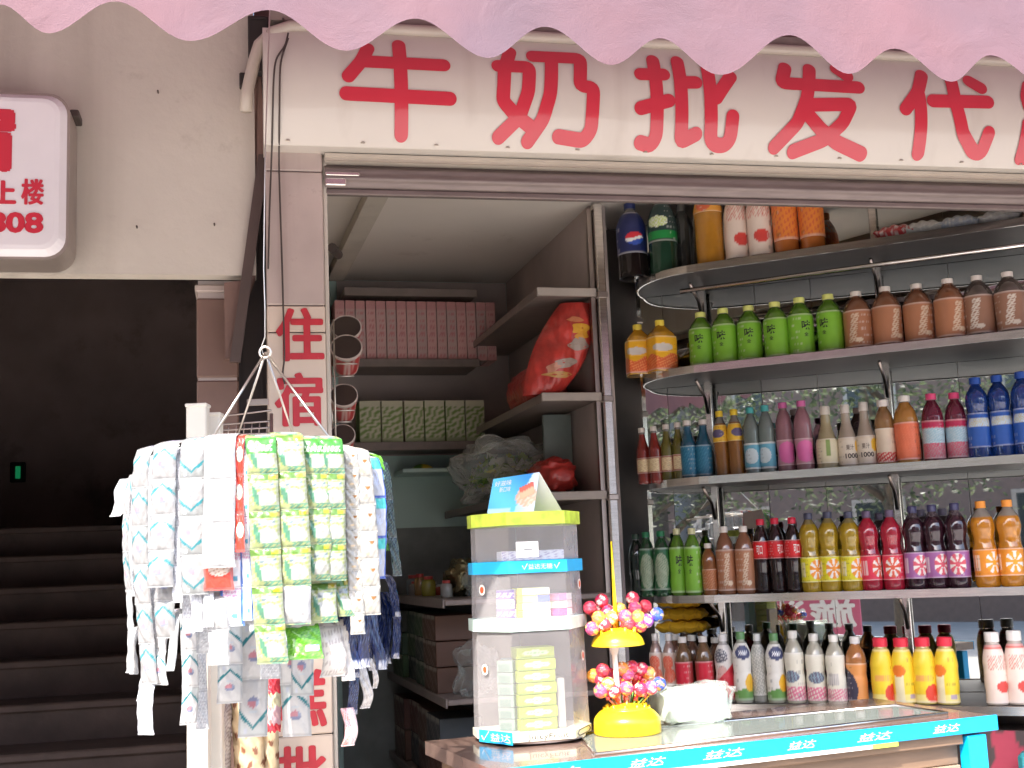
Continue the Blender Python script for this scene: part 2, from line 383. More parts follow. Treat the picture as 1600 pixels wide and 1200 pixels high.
# passage shell
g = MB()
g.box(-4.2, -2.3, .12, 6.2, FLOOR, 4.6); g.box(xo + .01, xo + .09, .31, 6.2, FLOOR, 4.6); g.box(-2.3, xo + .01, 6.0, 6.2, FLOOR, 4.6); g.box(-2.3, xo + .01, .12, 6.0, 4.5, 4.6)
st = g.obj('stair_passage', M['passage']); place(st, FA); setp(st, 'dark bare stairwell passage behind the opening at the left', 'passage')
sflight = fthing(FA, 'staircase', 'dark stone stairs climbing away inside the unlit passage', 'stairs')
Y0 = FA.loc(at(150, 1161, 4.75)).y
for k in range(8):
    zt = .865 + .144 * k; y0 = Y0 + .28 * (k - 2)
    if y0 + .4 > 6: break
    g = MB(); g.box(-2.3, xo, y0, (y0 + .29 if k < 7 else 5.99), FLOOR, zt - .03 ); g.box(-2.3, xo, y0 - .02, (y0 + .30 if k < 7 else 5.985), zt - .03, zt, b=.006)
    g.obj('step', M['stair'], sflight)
ex = fthing(FA, 'exit_light', 'tiny green emergency light glowing deep in the dark stairwell', 'exit light')
q = FA.pix(28, 738, 5.98)
g = MB(); g.box(q.x - .05, q.x + .05, 5.96, 5.999, q.z - .07, q.z + .07, b=.006); g.obj('housing', M['dark'], ex)
g = MB(); g.box(q.x - .012, q.x + .02, 5.953, 5.9595, q.z - .045, q.z + .04); g.obj('lens', M['exit'], ex)
# wall over the shop front, behind the sign; the awning's shade is put into its brown
w2 = fthing(FA, 'fascia_wall', 'wall coloured dark for shade behind and above the shop sign under the awning', 'wall')
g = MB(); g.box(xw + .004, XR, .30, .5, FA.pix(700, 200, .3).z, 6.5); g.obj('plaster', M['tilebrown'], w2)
# shop shell
ZC = 2.86
g = MB(); g.box(.02, XR, .16, 5.2, ZC, ZC + .12); c = g.obj('shop_ceiling', M['ceil']); place(c, FA); c['kind'] = 'structure'
g = MB(); g.box(XR - .15, XR - .02, .16, 5.0, FLOOR, ZC); c = g.obj('right_wall', M['inner']); place(c, FA); setp(c, 'plain side wall at the far right end of the shop', 'wall')
# alcove walls
YB = AL.pixz(650, 440, ZC).y
XL = AL.pix(517, 560, YB).x
g = MB(); g.box(XL - .1, .12, YB, YB + .1, FLOOR, ZC); c = g.obj('back_wall', M['teal']); place(c, AL); setp(c, 'pale teal back wall of the goods alcove', 'wall')
P0 = FA.wor(FA.pix(512, 700).x + .004, .235, 0); P1 = AL.wor(XL, YB, 0); nn = Vector((-(P1 - P0).y, (P1 - P0).x, 0)).normalized() * .08
g = MB(); g.add([(p.x, p.y, z) for z in (FLOOR, ZC) for p in (P0, P1, P1 + nn, P0 + nn)], [(0, 1, 2, 3), (7, 6, 5, 4), (0, 4, 5, 1), (1, 5, 6, 2), (2, 6, 7, 3), (3, 7, 4, 0)])
c = g.obj('side_wall', M['wall']); setp(c, 'beige left side wall of the alcove right behind the pillar', 'wall')
g = MB(); g.box(.0, .06, .03, YB - .002, FLOOR, ZC); c = g.obj('partition', M['inner']); place(c, AL); setp(c, 'brownish partition panel between the goods alcove and the drinks shelves', 'partition')
# ceiling conduit / cornice strip
cor = thing('conduit', 'cream conduit running along the ceiling edge behind the pillar', 'conduit')
k0, k1 = atz(590, 300, ZC - .025), atz(524, 432, ZC - .025); dd = (k1 - k0); k0 = k0 - dd * .25; sd = Vector((dd.y, -dd.x, 0)).normalized() * .034
g = MB(); g.add([tuple(p + Vector((0, 0, z))) for z in (-.02, .022) for p in (k0 - sd, k0 + sd, k1 + sd, k1 - sd)], [(0, 3, 2, 1), (4, 5, 6, 7), (0, 1, 5, 4), (1, 2, 6, 5), (2, 3, 7, 6), (3, 0, 4, 7)])
g.obj('channel', M['wall'], cor)
# drinks back wall
XD0 = DR.pix(958, 700, .36).x
g = MB(); g.box(XD0, 1.9, .56, .64, FLOOR, ZC); g.box(XD0 - .02, XD0 + .02, .36, .6, FLOOR, ZC); c = g.obj('shelving_wall', M['inner']); place(c, DR); setp(c, 'dark wall carrying the mirrors behind the drinks shelving', 'wall')

# ------------------------------------------------------------------ pillar
PW = FA.pix(512, 700).x
pil = fthing(FA, 'pillar', 'narrow pink tiled pillar with red painted characters', 'pillar')
cuts = [FLOOR, FA.pix(465, 1150).z, FA.pix(465, 1000).z, FA.pix(465, 760).z, FA.pix(465, 519).z, FA.pix(465, 477).z, FA.pix(465, 250).z - .03, 2.93]
g = MB(); g.box(.004, PW - .004, .005, .22, FLOOR, 2.92); g.obj('core', M['dark'], pil)
low = mat('pale_tile', (.60, .49, .40), .4, var=.06, scale=6, dirt=((.40, .31, .25), 10, .66))
for k in range(len(cuts) - 1):
    g = MB(); g.box(0, PW, 0, .23, cuts[k] + .0012, cuts[k + 1] - .0012, b=.003); g.obj('tile', M['tile'] if cuts[k] > cuts[4] else low, pil)
g = MB(); g.box(PW + .001, PW + .012, .012, .16, FLOOR, 2.92, b=.002); g.obj('edge_strip', M['wall'], pil)
def bold_add(g, vs, fs, d, y):
    for i, (dx, dz) in enumerate(((0, 0), (d, 0), (-d, 0), (0, d * .8), (0, -d * .8), (d * .7, d * .6), (-d * .7, -d * .6), (d * .7, -d * .6), (-d * .7, d * .6))):
        g.add([(x + dx, y - .00016 * i, z + dz) for x, z in vs], fs)
def panel_glyph(ch, px0, py0, px1, py1, bold=.042):
    a = FA.pix(px0, py1); b_ = FA.pix(px1, py0)
    vs, fs = text_mesh(ch, 1, 0, (a.x, a.z, b_.x, b_.z))
    g = MB(); bold_add(g, vs, fs, bold * .1, -.0012); g.obj('painted_character', M['redpaint'], pil)
panel_glyph('住', 434, 483, 503, 563); panel_glyph('宿', 432, 584, 502, 665)
panel_glyph('糕', 436, 1046, 507, 1138); panel_glyph('批', 435, 1164, 508, 1243)

# slanted dark strut and dark side panel left of the pillar
def rod(name, label, cat, pts, r, mt, n=6, smooth=True):
    o = thing(name, label, cat, pts[0]); g = MB(); g.tube([p - pts[0] for p in map(Vector, pts)], r, n); g.obj('rod', mt, o, smooth); return o
sp = fthing(FA, 'shutter_cover', 'dark grey metal shutter cover in the gap left of the pillar', 'panel')
g = MB(); xa, xb = FA.pix(368, 600, .2).x, .03; g.box(xa - .1, xb, .232, .262, FLOOR, 2.95)
for k in range(3): g.box(xa + .02 + k * .045, xa + .026 + k * .045, .224, .2315, FLOOR, 2.9)
g.obj('sheet', mat('panel_grey', (.085, .07, .066), .45, var=.2, scale=5), sp)
ds = fthing(FA, 'slanted_strut', 'dark slanted metal strut leaning left beside the pillar top', 'strut')
a0, a1 = FA.pix(412, 242, .05), FA.pix(367, 566, .05); hw = .0135
g = MB(); g.add([(a0.x - hw, .045, a0.z), (a0.x + hw, .045, a0.z), (a1.x + hw, .045, a1.z), (a1.x - hw, .045, a1.z), (a0.x - hw, .056, a0.z), (a0.x + hw, .056, a0.z), (a1.x + hw, .056, a1.z), (a1.x - hw, .056, a1.z)],
                [(0, 1, 2, 3), (7, 6, 5, 4), (0, 4, 5, 1), (1, 5, 6, 2), (2, 6, 7, 3), (3, 7, 4, 0)]); g.obj('bar', mat('strut_brown', (.075, .05, .042), .5), ds)
sl_ = fthing(FA, 'wall_reveal', 'pale plastered reveal tapering down beside the slanted strut', 'reveal')
b0, b1 = FA.pix(400, 300, .062), FA.pix(360, 566, .062)
g = MB(); y0, y1 = .062, .2
t0, t1 = FA.pix(418, 240, .062), FA.pix(371, 560, .062); lx = xp1 - .02
g.add([(lx, y0, t0.z), (t0.x, y0, t0.z), (t1.x, y0, t1.z), (lx - .03, y0, t1.z), (lx, y1, t0.z), (t0.x, y1, t0.z), (t1.x, y1, t1.z), (lx - .03, y1, t1.z)], [(0, 3, 2, 1), (4, 5, 6, 7), (0, 1, 5, 4), (1, 2, 6, 5), (2, 3, 7, 6), (3, 0, 4, 7)])
#g.obj('plaster', M['wall'], sl_)
g = MB(); zt = FA.pix(395, 440, .062).z
g.add([(xw - .002, y0, 3.0), (t0.x - .02, y0, 3.0), (t0.x - .004, y0, t0.z), (FA.pix(389, 440, .062).x, y0, zt), (FA.pix(366, 566, .062).x, y0, t1.z), (FA.pix(352, 566, .062).x, y0, t1.z), (FA.pix(350, 440, .062).x, y0, zt - .004), (xw - .002, y0, zt + .01)] +
      [(xw - .002, y0 + .03, 3.0), (t0.x - .02, y0 + .03, 3.0), (t0.x - .004, y0 + .03, t0.z), (FA.pix(389, 440, .062).x, y0 + .03, zt), (FA.pix(366, 566, .062).x, y0 + .03, t1.z), (FA.pix(352, 566, .062).x, y0 + .03, t1.z), (FA.pix(350, 440, .062).x, y0 + .03, zt - .004), (xw - .002, y0 + .03, zt + .01)],
      [tuple(range(8))[::-1], tuple(range(8, 16))] + [(i, (i + 1) % 8, (i + 1) % 8 + 8, i + 8) for i in range(8)]); g.obj('plaster', M['tilebrown'], sl_)

# ------------------------------------------------------------------ shop sign
sign = fthing(FA, 'shop_sign', 'long cream bulging shop sign with big red characters across the shop front', 'sign')
zb = FA.pix(700, 240, -.03).z; zt = FA.pix(700, 60, -.06).z
def sgy(z):
    t = (z - zb) / (zt - zb); return -.03 - .075 * math.sin(math.pi * max(0, min(1, .06 + .80 * t))) ** .8
xs0 = FA.pix(412, 235, -.03).x
g = MB(); NS = 70
g.grid(lambda u, v: (lerp(xs0 + .012 * (1 - v) * 0, XR, u), sgy(lerp(zb, zt, v)), lerp(zb, zt, v)), 2, NS)
n = len(g.v); g.add([(xs0, .1, zb), (XR, .1, zb), (XR, .1, zt), (xs0, .1, zt)], [])
g.f += [(0, n, n + 1, 2), (n, n + 3, n + 2, n + 1)]
g.add([(xs0, sgy(lerp(zb, zt, k / NS)), lerp(zb, zt, k / NS)) for k in range(NS + 1)] + [(xs0, .1, zt), (xs0, .1, zb)], [tuple(range(NS + 3))])
g.obj('panel', M['signwhite'], sign, smooth=True, angle=R(30))
tubr = (FA.pix(700, 47, -.06).z - FA.pix(700, 60, -.06).z) / 2 + .004
zk = zt + tubr * .8; yk = sgy(zt) + .0
pts = [(XR, yk, zk), (xs0 + .14, yk, zk), (xs0 + .07, yk, zk - .006), (xs0 + .025, yk + .004, zk - .022), (xs0 - .008, yk + .01, zk - .055), (xs0 - .022, yk + .014, zk - .10)]
e = FA.pix(384, 176, -.04); pts += [(e.x + .004, yk + .016, e.z + .05), (e.x, yk + .02, e.z)]
g = MB(); g.tube(pts, tubr, 10); g.obj('edge_tube', M['frame'], sign, smooth=True)
g = MB()
for k in range(16):
    xx = xs0 + .06 + k * .19; g.lathe([(.006, 0), (.005, .003), (.001, .004)], 8, o=(xx, sgy(zb + .012) - .001, zb + .010))
g.obj('fixing_screw', M['frame'], sign); sign.children[-1]['kind'] = 'stuff'
g = MB(); g.box(xs0 + .02, XR, yk + .012, .26, zk + tubr, zk + tubr + .03); g.obj('top_plate', M['board'], sign)
def stroke_glyph(strokes, ox, oy, k, hw=11.2):
    """strokes in photograph pixels -> rounded vinyl strokes lying on the bulging sheet"""
    g = MB(); off = .0026
    for st_ in strokes:
        P2 = []
        for (a, b_) in st_:
            px, py = ox + a / k, oy + b_ / k
            q = FA.pix(px, py, -.09); YY = FA.wor(q.x, -.09, 0).y; P2.append(Vector((q.x, q.z)))
        r = hw / FPX * YY
        # subdivided centre line
        C = [P2[0]]
        for a, b_ in zip(P2, P2[1:]):
            m = max(1, int((b_ - a).length / .005))
            C += [a.lerp(b_, (i + 1) / m) for i in range(m)]
        # smooth corners a little
        for _ in range(5): C = [C[0]] + [(C[i - 1] + C[i] * 2 + C[i + 1]) / 4 for i in range(1, len(C) - 1)] + [C[-1]]
        off += .00022
        vs = []; fs = []
        for i, c_ in enumerate(C):
            d = (C[min(i + 1, len(C) - 1)] - C[max(i - 1, 0)]).normalized(); nn = Vector((-d.y, d.x)) * r
            for s_ in (-1, -.5, 0, .5, 1): vs.append(c_ + nn * s_)
        for i in range(len(C) - 1):
            for s_ in range(4): fs.append((i * 5 + s_, i * 5 + s_ + 1, i * 5 + s_ + 6, i * 5 + s_ + 5))
        for end, sg in ((0, -1), (len(C) - 1, 1)):
            d = (C[1] - C[0] if end == 0 else C[-1] - C[-2]).normalized() * sg; nn = Vector((-d.y, d.x))
            b0 = len(vs)
            for q_ in (1, .75, .5, .25):
                for i in range(13):
                    th = math.pi * i / 12; vs.append(C[end] + (nn * math.cos(th) + d * math.sin(th)) * r * q_)
            for j in range(3):
                for i in range(12): fs.append((b0 + j * 13 + i, b0 + j * 13 + i + 1, b0 + j * 13 + i + 14, b0 + j * 13 + i + 13))
            vs.append(C[end]); fs += [(b0 + 39 + i, b0 + 40 + i, len(vs) - 1) for i in range(12)]
        g.add([(p_.x, sgy(p_.y) - off, p_.y) for p_ in vs], fs)
    g.obj('character', M['red'], sign)
stroke_glyph([[(518, 205), (490, 265), (437, 328)], [(492, 264), (832, 281)], [(428, 398), (858, 420)], [(648, 188), (655, 370), (662, 552)]], 380, 0, 2.667)
stroke_glyph([[(1110, 218), (1084, 300), (1078, 428), (1130, 480), (1205, 530)], [(1058, 283), (1188, 287), (1183, 390), (1150, 490), (1070, 562)],
              [(1205, 237), (1403, 246), (1396, 368), (1452, 376), (1452, 540), (1425, 577), (1320, 562)], [(1282, 252), (1274, 400), (1248, 500), (1193, 578)]], 380, 0, 2.667)
stroke_glyph([[(102, 245), (112, 400), (122, 545), (105, 577), (62, 566)], [(48, 307), (140, 308)], [(50, 443), (160, 415)],
              [(200, 250), (212, 430), (224, 565), (280, 538)], [(212, 342), (268, 342)], [(316, 262), (330, 440), (342, 560), (365, 578), (405, 578), (421, 555), (420, 476)], [(408, 318), (375, 365), (350, 405)]], 980, 0, 2.581)
stroke_glyph([[(634, 276), (612, 343), (922, 361)], [(732, 282), (715, 400), (682, 500), (605, 584)], [(718, 432), (893, 430), (865, 500), (800, 560), (684, 600)],
              [(722, 470), (780, 525), (850, 570), (958, 610)], [(842, 280), (880, 312)]], 980, 0, 2.581)
stroke_glyph([[(1184, 306), (1160, 380), (1112, 447)], [(1164, 390), (1178, 500), (1188, 608)], [(1220, 416), (1440, 421)], [(1296, 300), (1308, 420), (1350, 540), (1405, 605), (1440, 612), (1454, 540)], [(1372, 332), (1415, 362)]], 980, 0, 2.581)
stroke_glyph([[(1606, 350), (1590, 400), (1570 + 30, 440)], [(1602, 505), (1790, 505)], [(1602, 505), (1602, 630)], [(1602, 630), (1790, 630), (1790, 505)], [(1640, 380), (1640, 470)], [(1640, 380), (1800, 380)], [(1640, 425), (1800, 425)], [(1640, 470), (1800, 470)]], 980, 0, 2.581, 9)

# ------------------------------------------------------------------ roller shutter housing
sh = fthing(FA, 'roller_shutter', 'rolled up grey shutter tucked under the shop sign', 'shutter')
zs = FA.pix(700, 272, .06).z; xr0 = PW + .006
g = MB()
prof = [(-.015, zb - .003), (-.015, zb - .010), (-.006, zb - .012), (-.006, zb - .019), (-.010, zb - .022), (.03, zb - .025), (.03, zb - .003)]
g.grid(lambda u, v: (lerp(xr0, XR - .2, u), prof[min(6, int(round(v * 6)))][0], prof[min(6, int(round(v * 6)))][1]), 1, 6); g.obj('guide_channel', M['frame'], sh)
g = MB(); rr = .034; zrc = zb - .056
def rollp(u, v):
    th = math.pi * (.10 + 1.15 * v); r = rr * (1 + .05 * math.cos(v * 30))
    return (lerp(xr0, XR - .2, u), .030 - r * math.sin(th), zrc + r * math.cos(th))
g.grid(rollp, 1, 50); g.obj('slat_roll', M['shutter'], sh, smooth=True)
zz = min(zrc - rr + .006, FA.pix(700, 306, .03).z)
g = MB(); g.box(xr0, XR - .2, .012, .034, zz - .008, zz + .008, b=.003); g.obj('bottom_bar', M['shutter'], sh)
g = MB(); g.box(xr0 + .001, xr0 + .055, -.008, .0, zb - .086, zb - .066, b=.003); g.box(xr0 + .001, xr0 + .09, -.006, .0, zb - .060, zb - .048, b=.003); g.obj('bracket', M['steel'], sh)

# ------------------------------------------------------------------ awning
AW = Frame(at(700, 60, 2.02), R(12.4))
cr = [(-180, 8), (-75, 55), (0, 6), (77, 55), (183, 3), (293, 63), (422, 16), (541, 77), (650, 30), (759, 92), (851, 42), (954, 101), (1035, 58), (1127, 116), (1235, 55), (1325, 116), (1395, 78), (1488, 126), (1550, 85), (1640, 135), (1730, 92)]
K = [AW.pix(a, b_) for a, b_ in cr]
def vb(x):
    if x <= K[0].x or x >= K[-1].x:
        return 2.49 + .02 * math.cos(x * 26)
    for a, b_ in zip(K, K[1:]):
        if a.x <= x <= b_.x:
            t = (x - a.x) / (b_.x - a.x); return lerp(a.z, b_.z, .5 - .5 * math.cos(math.pi * t))
ZV = 2.80
aw = fthing(AW, 'awning', 'pink cloth awning with a scalloped valance hanging over the shop front', 'awning')
g = MB(); x0, x1 = -3.6, 4.6; nx = 820
def wob(x, v): return .004 * math.sin(x * 9 + 1) * (1 - v) + .003 * math.sin(x * 21 + 2 + v * 3) * (1 - v) + .002 * math.sin(x * 37 + v * 9) * (1 - v) + .010 * math.sin(x * 4.1) * v
g.grid(lambda u, v: (lerp(x0, x1, u), -wob(lerp(x0, x1, u), v), lerp(vb(lerp(x0, x1, u)), ZV, v)), nx, 10); g.obj('valance', M['awning'], aw, smooth=True)
yb = (FA.wor(0, .29, 0) - AW.o).dot(AW.ey)
g = MB(); g.grid(lambda u, v: (lerp(x0, x1, u), lerp(-.012 * math.sin(lerp(x0, x1, u) * 4.1) + 0, yb, v), lerp(ZV, 3.45, v) - .03 * math.sin(math.pi * v)), 60, 6); g.obj('canopy', M['awning'], aw, smooth=True)
g = MB()
for xx in (-2.6, -.2, 2.4): g.tube([(xx, .03, ZV - .02), (xx, yb - .02, 3.40)], .012, 8)
g.tube([(x0, .02, ZV - .01), (x1, .02, ZV - .01)], .012, 8); g.obj('frame_tube', M['steeldull'], aw, smooth=True)

# ------------------------------------------------------------------ lightbox sign on the left wall
LB = fthing(FA, 'lightbox_sign', 'white rounded lightbox sign with red lettering fixed to the beige wall', 'sign')
yF = -.095
a = FA.pix(-300, 398, yF); b_ = FA.pix(108, 143, yF)
def rrect(x0, z0, x1, z1, r, n=6):
    P = []
    for cx, cz, s in ((x1 - r, z1 - r, 0), (x0 + r, z1 - r, 1), (x0 + r, z0 + r, 2), (x1 - r, z0 + r, 3)):
        for i in range(n + 1):
            th = math.pi / 2 * (s + i / n); P.append((cx + r * math.cos(th), cz + r * math.sin(th)))
    return P
def slab(g, P, y0, y1, c=None):
    n = len(P); g.add([(x, y0, z) for x, z in P] + [(x, y1, z) for x, z in P], [tuple(range(n))[::-1], tuple(range(n, 2 * n))] + [(i, (i + 1) % n, (i + 1) % n + n, i + n) for i in range(n)], c); return g
g = MB(); slab(g, rrect(a.x, a.z, b_.x, b_.z, .05), yF + .018, .055); g.obj('casing', mat('box_casing', (.30, .25, .22), .35, .3, var=.1), LB)
g = MB(); i_ = .006
A_ = rrect(a.x + i_, a.z + i_, b_.x - i_, b_.z - i_, .048); B_ = rrect(a.x + .02, a.z + .02, b_.x - .02, b_.z - .02, .04)
n = len(A_); g.add([(x, yF + .018, z) for x, z in A_] + [(x, yF + .002, z) for x, z in B_] + [(x, yF, z) for x, z in rrect(a.x + .03, a.z + .03, b_.x - .03, b_.z - .03, .035)], [(i, (i + 1) % n, (i + 1) % n + n, i + n) for i in range(n)] + [(i + n, (i + 1) % n + n, (i + 1) % n + 2 * n, i + 2 * n) for i in range(n)] + [tuple(range(2 * n, 3 * n))])
g.obj('face', mat('lightbox_face', (.70, .66, .68), .3, var=.03), LB)
def lbtext(s, px0, py0, px1, py1, bold):
    a = FA.pix(px0, py1, yF); b_ = FA.pix(px1, py0, yF); vs, fs = text_mesh(s, 1, 0, (a.x, a.z, b_.x, b_.z)); g = MB(); bold_add(g, vs, fs, bold * .1, yF - .001); g.obj('lettering', M['red'], LB)
lbtext('宿', -88, 166, 19, 262, .10); lbtext('上', -12, 284, 24, 317, .03); lbtext('楼', 34, 281, 68, 319, .02); lbtext('808', -18, 334, 66, 362, .035)
g = MB(); q = FA.pix(124, 178, .0); g.box(b_.x - .01, q.x, -.01, .058, q.z - .012, q.z + .008, b=.003); g.obj('wall_bracket', M['cable'], LB)

# dark plates beside the sign's left end
for (x0_, y0_, x1_, y1_, lab) in ((388, 25, 419, 112, 'tall dark metal plate behind the left end of the sign tube'), (374, 113, 388, 134, 'small dark box on the wall left of the sign tube')):
    a = FA.pix(x0_, y1_, .03); b_ = FA.pix(x1_, y0_, .03)
    pl = fthing(FA, 'metal_plate' if y0_ < 100 else 'junction_box', lab, 'plate' if y0_ < 100 else 'box')
    g = MB(); g.box(a.x, b_.x, .03, .059, a.z, b_.z, b=.003); g.box(a.x + .005, b_.x - .005, .026, .0295, b_.z - .012, b_.z - .006); g.obj('plate', M['dark'], pl)
# cables on sign and pillar
def cable(label, pts, y=-.012):
    P = []
    for (px, py) in pts:
        q = FA.pix(px, py, y); yy = min(y, sgy(q.z) - .004) if q.z > zb - .01 else y
        q = FA.pix(px, py, yy); P.append(FA.wor(q.x, q.y, q.z))
    # smooth
    Q = []
    for a, b_ in zip(P, P[1:]): Q += [a.lerp(b_, i / 6) for i in range(6)]
    Q.append(P[-1])
    for _ in range(4): Q = [Q[0]] + [(Q[i - 1] + 2 * Q[i] + Q[i + 1]) / 4 for i in range(1, len(Q) - 1)] + [Q[-1]]
    Q = [FA.wor(q.x, min(y, sgy(q.z) - .007) if q.z > zb - .004 else (min(y, -.040) if q.z > zb - .02 else y), q.z) for q in map(FA.loc, Q)]
    for _ in range(1): Q = [Q[0]] + [(Q[i - 1] + 2 * Q[i] + Q[i + 1]) / 4 for i in range(1, len(Q) - 1)] + [Q[-1]]
    rod('cable', label, 'cable', Q, .0024, M['cable'])
cable('thin black cable hanging down the left edge of the sign and pillar', [(450, 56), (446, 75), (430, 95), (427, 130), (425, 233), (421, 330), (419, 420)])
cable('thin black cable drooping across the top corner of the sign', [(424, 30), (436, 26), (444, 34), (440, 46)])
cable('thin black cable running down the middle of the pillar over its red characters', [(450, 64), (440, 92), (437, 110), (436, 233), (438, 330), (441, 420), (443, 500), (445, 560), (441, 585), (445, 600)])

for px, py, l in ((247, 145, 'small rusty nail in the beige wall high above the lightbox right edge'), (335, 352, 'small rusty nail in the beige wall lower right near the pier'), (214, 356, 'tiny dark screw in the beige wall above the passage opening')):
    q = FA.pix(px, py, .058); o = fthing(FA, 'wall_nail', l, 'nail'); g = MB(); g.tube([(q.x, .062, q.z), (q.x, .048, q.z + .002)], [.0018, .0024], 8); g.obj('head', M['cable'], o)
# ================================================================== ALCOVE GOODS
def zat(F, px, py, y): return F.pix(px, py, y).z
DPB = .27
yb0 = YB - DPB
back = thing('back_shelf', 'two tier dark shelf across the alcove back wall holding cartons', 'shelf', AL.o, AL.yaw)
zA = AL.pix(650, 562, yb0).z; zB = AL.pix(600, 692, yb0).z; zTop = AL.pix(650, 452, yb0).z
xR = AL.pix(800, 560, yb0).x
zbk = lambda z: z
for z in (zA, zB, zTop):
    g = MB(); g.box(XL + .03, -.20, yb0, YB - .004, z - .025, z, b=.003); g.box(XL + .03, -.20, yb0 - .008, yb0 - .0005, z - .032, z + .003, b=.002); g.obj('shelf_board', M['board'], back)
g = MB(); g.box(XL + .03, -.004, YB - .012, YB - .006, zB - .03, ZC - .004); g.obj('back_panel', M['inner'], back)
side = thing('side_shelf', 'tall steel edged side shelving receding along the alcove partition', 'shelf', AL.o, AL.yaw)
zS = [AL.pix(895, 453, .0).z, AL.pix(895, 616, .0).z, AL.pix(905, 770, .0).z, 1.49, 1.17, .85]
dS = [.21, .21, .31, .58, .58, .58]
for i, z in enumerate(zS):
    D_ = dS[i]; g = MB(); g.box(-D_, -.003, .004, YB - .004, z - .018, z, b=.003); g.box(-D_ - .008, -D_ - .0005, .004, YB - .004, z - .026, z + .004, b=.002); g.obj('shelf_board', M['board'], side)
    if i < 3:
        g = MB(); g.box(max(-.222, -D_ - .01), -.002, -.012, .0035, z - .024, z + .005, b=.002); g.obj('front_edge', M['boardpale'], side)
g = MB(); g.box(-.018, -.002, .006, .03, FLOOR, ZC - .02); g.obj('upright', M['steeldull'], side)
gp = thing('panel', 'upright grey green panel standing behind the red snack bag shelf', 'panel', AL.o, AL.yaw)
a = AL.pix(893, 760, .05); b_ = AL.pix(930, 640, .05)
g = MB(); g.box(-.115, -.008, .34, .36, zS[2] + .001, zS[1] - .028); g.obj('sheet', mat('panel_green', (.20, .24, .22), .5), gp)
lp = thing('shade_sheet', 'dark sheet added for the shade low on the alcove back wall behind the shelves', 'panel', AL.o, AL.yaw)  # sheet added over the teal wall, its dull colour stands in for shade
g = MB(); g.box(XL + .02, -.004, YB - .012, YB - .005, FLOOR, zS[2] - .06); g.obj('sheet', mat('shade_tint', (.20, .22, .205), .6, var=.2), lp)
ip = thing('steel_post', 'polished steel post between the alcove and the drinks shelving', 'post', AL.o, AL.yaw)
g = MB(); g.box(.002, .032, -.02, .02, FLOOR, ZC - .004, b=.003); g.obj('tube', M['steel'], ip)
for z in zS[:3]:
    g = MB(); g.box(-.002, .036, -.026, .024, z - .03, z - .008, b=.003); g.obj('collar', M['steeldull'], ip)
# pink cartons
def carton_cols(c1, c2, c3):
    def f(u, v):
        if v > .86 or v < .05: return c3
        n = noise(u * 6, v * 9)
        return mixc(c1, c2, 1 if (int(v * 17) % 2 and .15 < u < .85 and n > .42) else 0)
    return f
def carton(mb, w, d, h, f, b=.002):
    mb.box(0, w, .001, d, 0, h, c=f(.02, .5), b=b)
    mb.grid(lambda u, v: (w * (.01 + .98 * u), 0, h * (.005 + .99 * v)), 8, 24, f)
base = None
x0 = AL.pix(524, 520, yb0 + .02).x; x1 = AL.pix(776, 520, yb0 + .02).x; hC = AL.pix(600, 470, yb0 + .02).z - zA
me_c = []
for v_ in range(3):
    g = MB(); sft = .06 * v_; f0 = carton_cols((.72 - sft, .42, .40), (.60, .23, .23), (.64, .31, .30)); carton(g, (x1 - x0) / 16 - .003, .15, hC, f0); me_c.append(g.mesh('carton', M['card']))
for i in range(16):
    o = bpy.data.objects.new('pink_carton', me_c[(i * 7) % 3]); COL.objects.link(o)
    p_ = AL.wor(x0 + (x1 - x0) * i / 16, yb0 + .02 + random.uniform(0, .006), zA + .0005); o.location = p_; o.rotation_euler = (0, 0, AL.yaw)
    setp(o, '%s slim pink carton on the upper back shelf' % which(i, 16), 'carton', 'pink cartons on the upper back shelf')
# green cartons
xs = [(562, 595), (597, 630), (633, 663), (664, 695), (697, 727), (729, 758)]
gc = lambda u, v: mixc((.60, .58, .42), (.20, .31, .08), 1 if (noise(u * 2.2 + .5, v * 2.5) > .52 and .12 < v < .85) else (.5 if v < .12 else 0))
for i, (a, b_) in enumerate(xs):
    xa, xb = AL.pix(a, 660, yb0 + .02).x, AL.pix(b_, 660, yb0 + .02).x; h = AL.pix(620, 627, yb0 + .02).z - zB
    g = MB(); k = i * .37; carton(g, xb - xa, .12, h, lambda u, v: gc(u + k, v)); o = g.obj('green_carton', M['card']); o.location = AL.wor(xa, yb0 + .02 + .004 * (i % 3), zB + .0035); o.rotation_euler = (0, 0, AL.yaw)
    setp(o, '%s pale carton with green print on the lower back shelf' % which(i, 6), 'carton', 'green printed cartons on the lower back shelf')
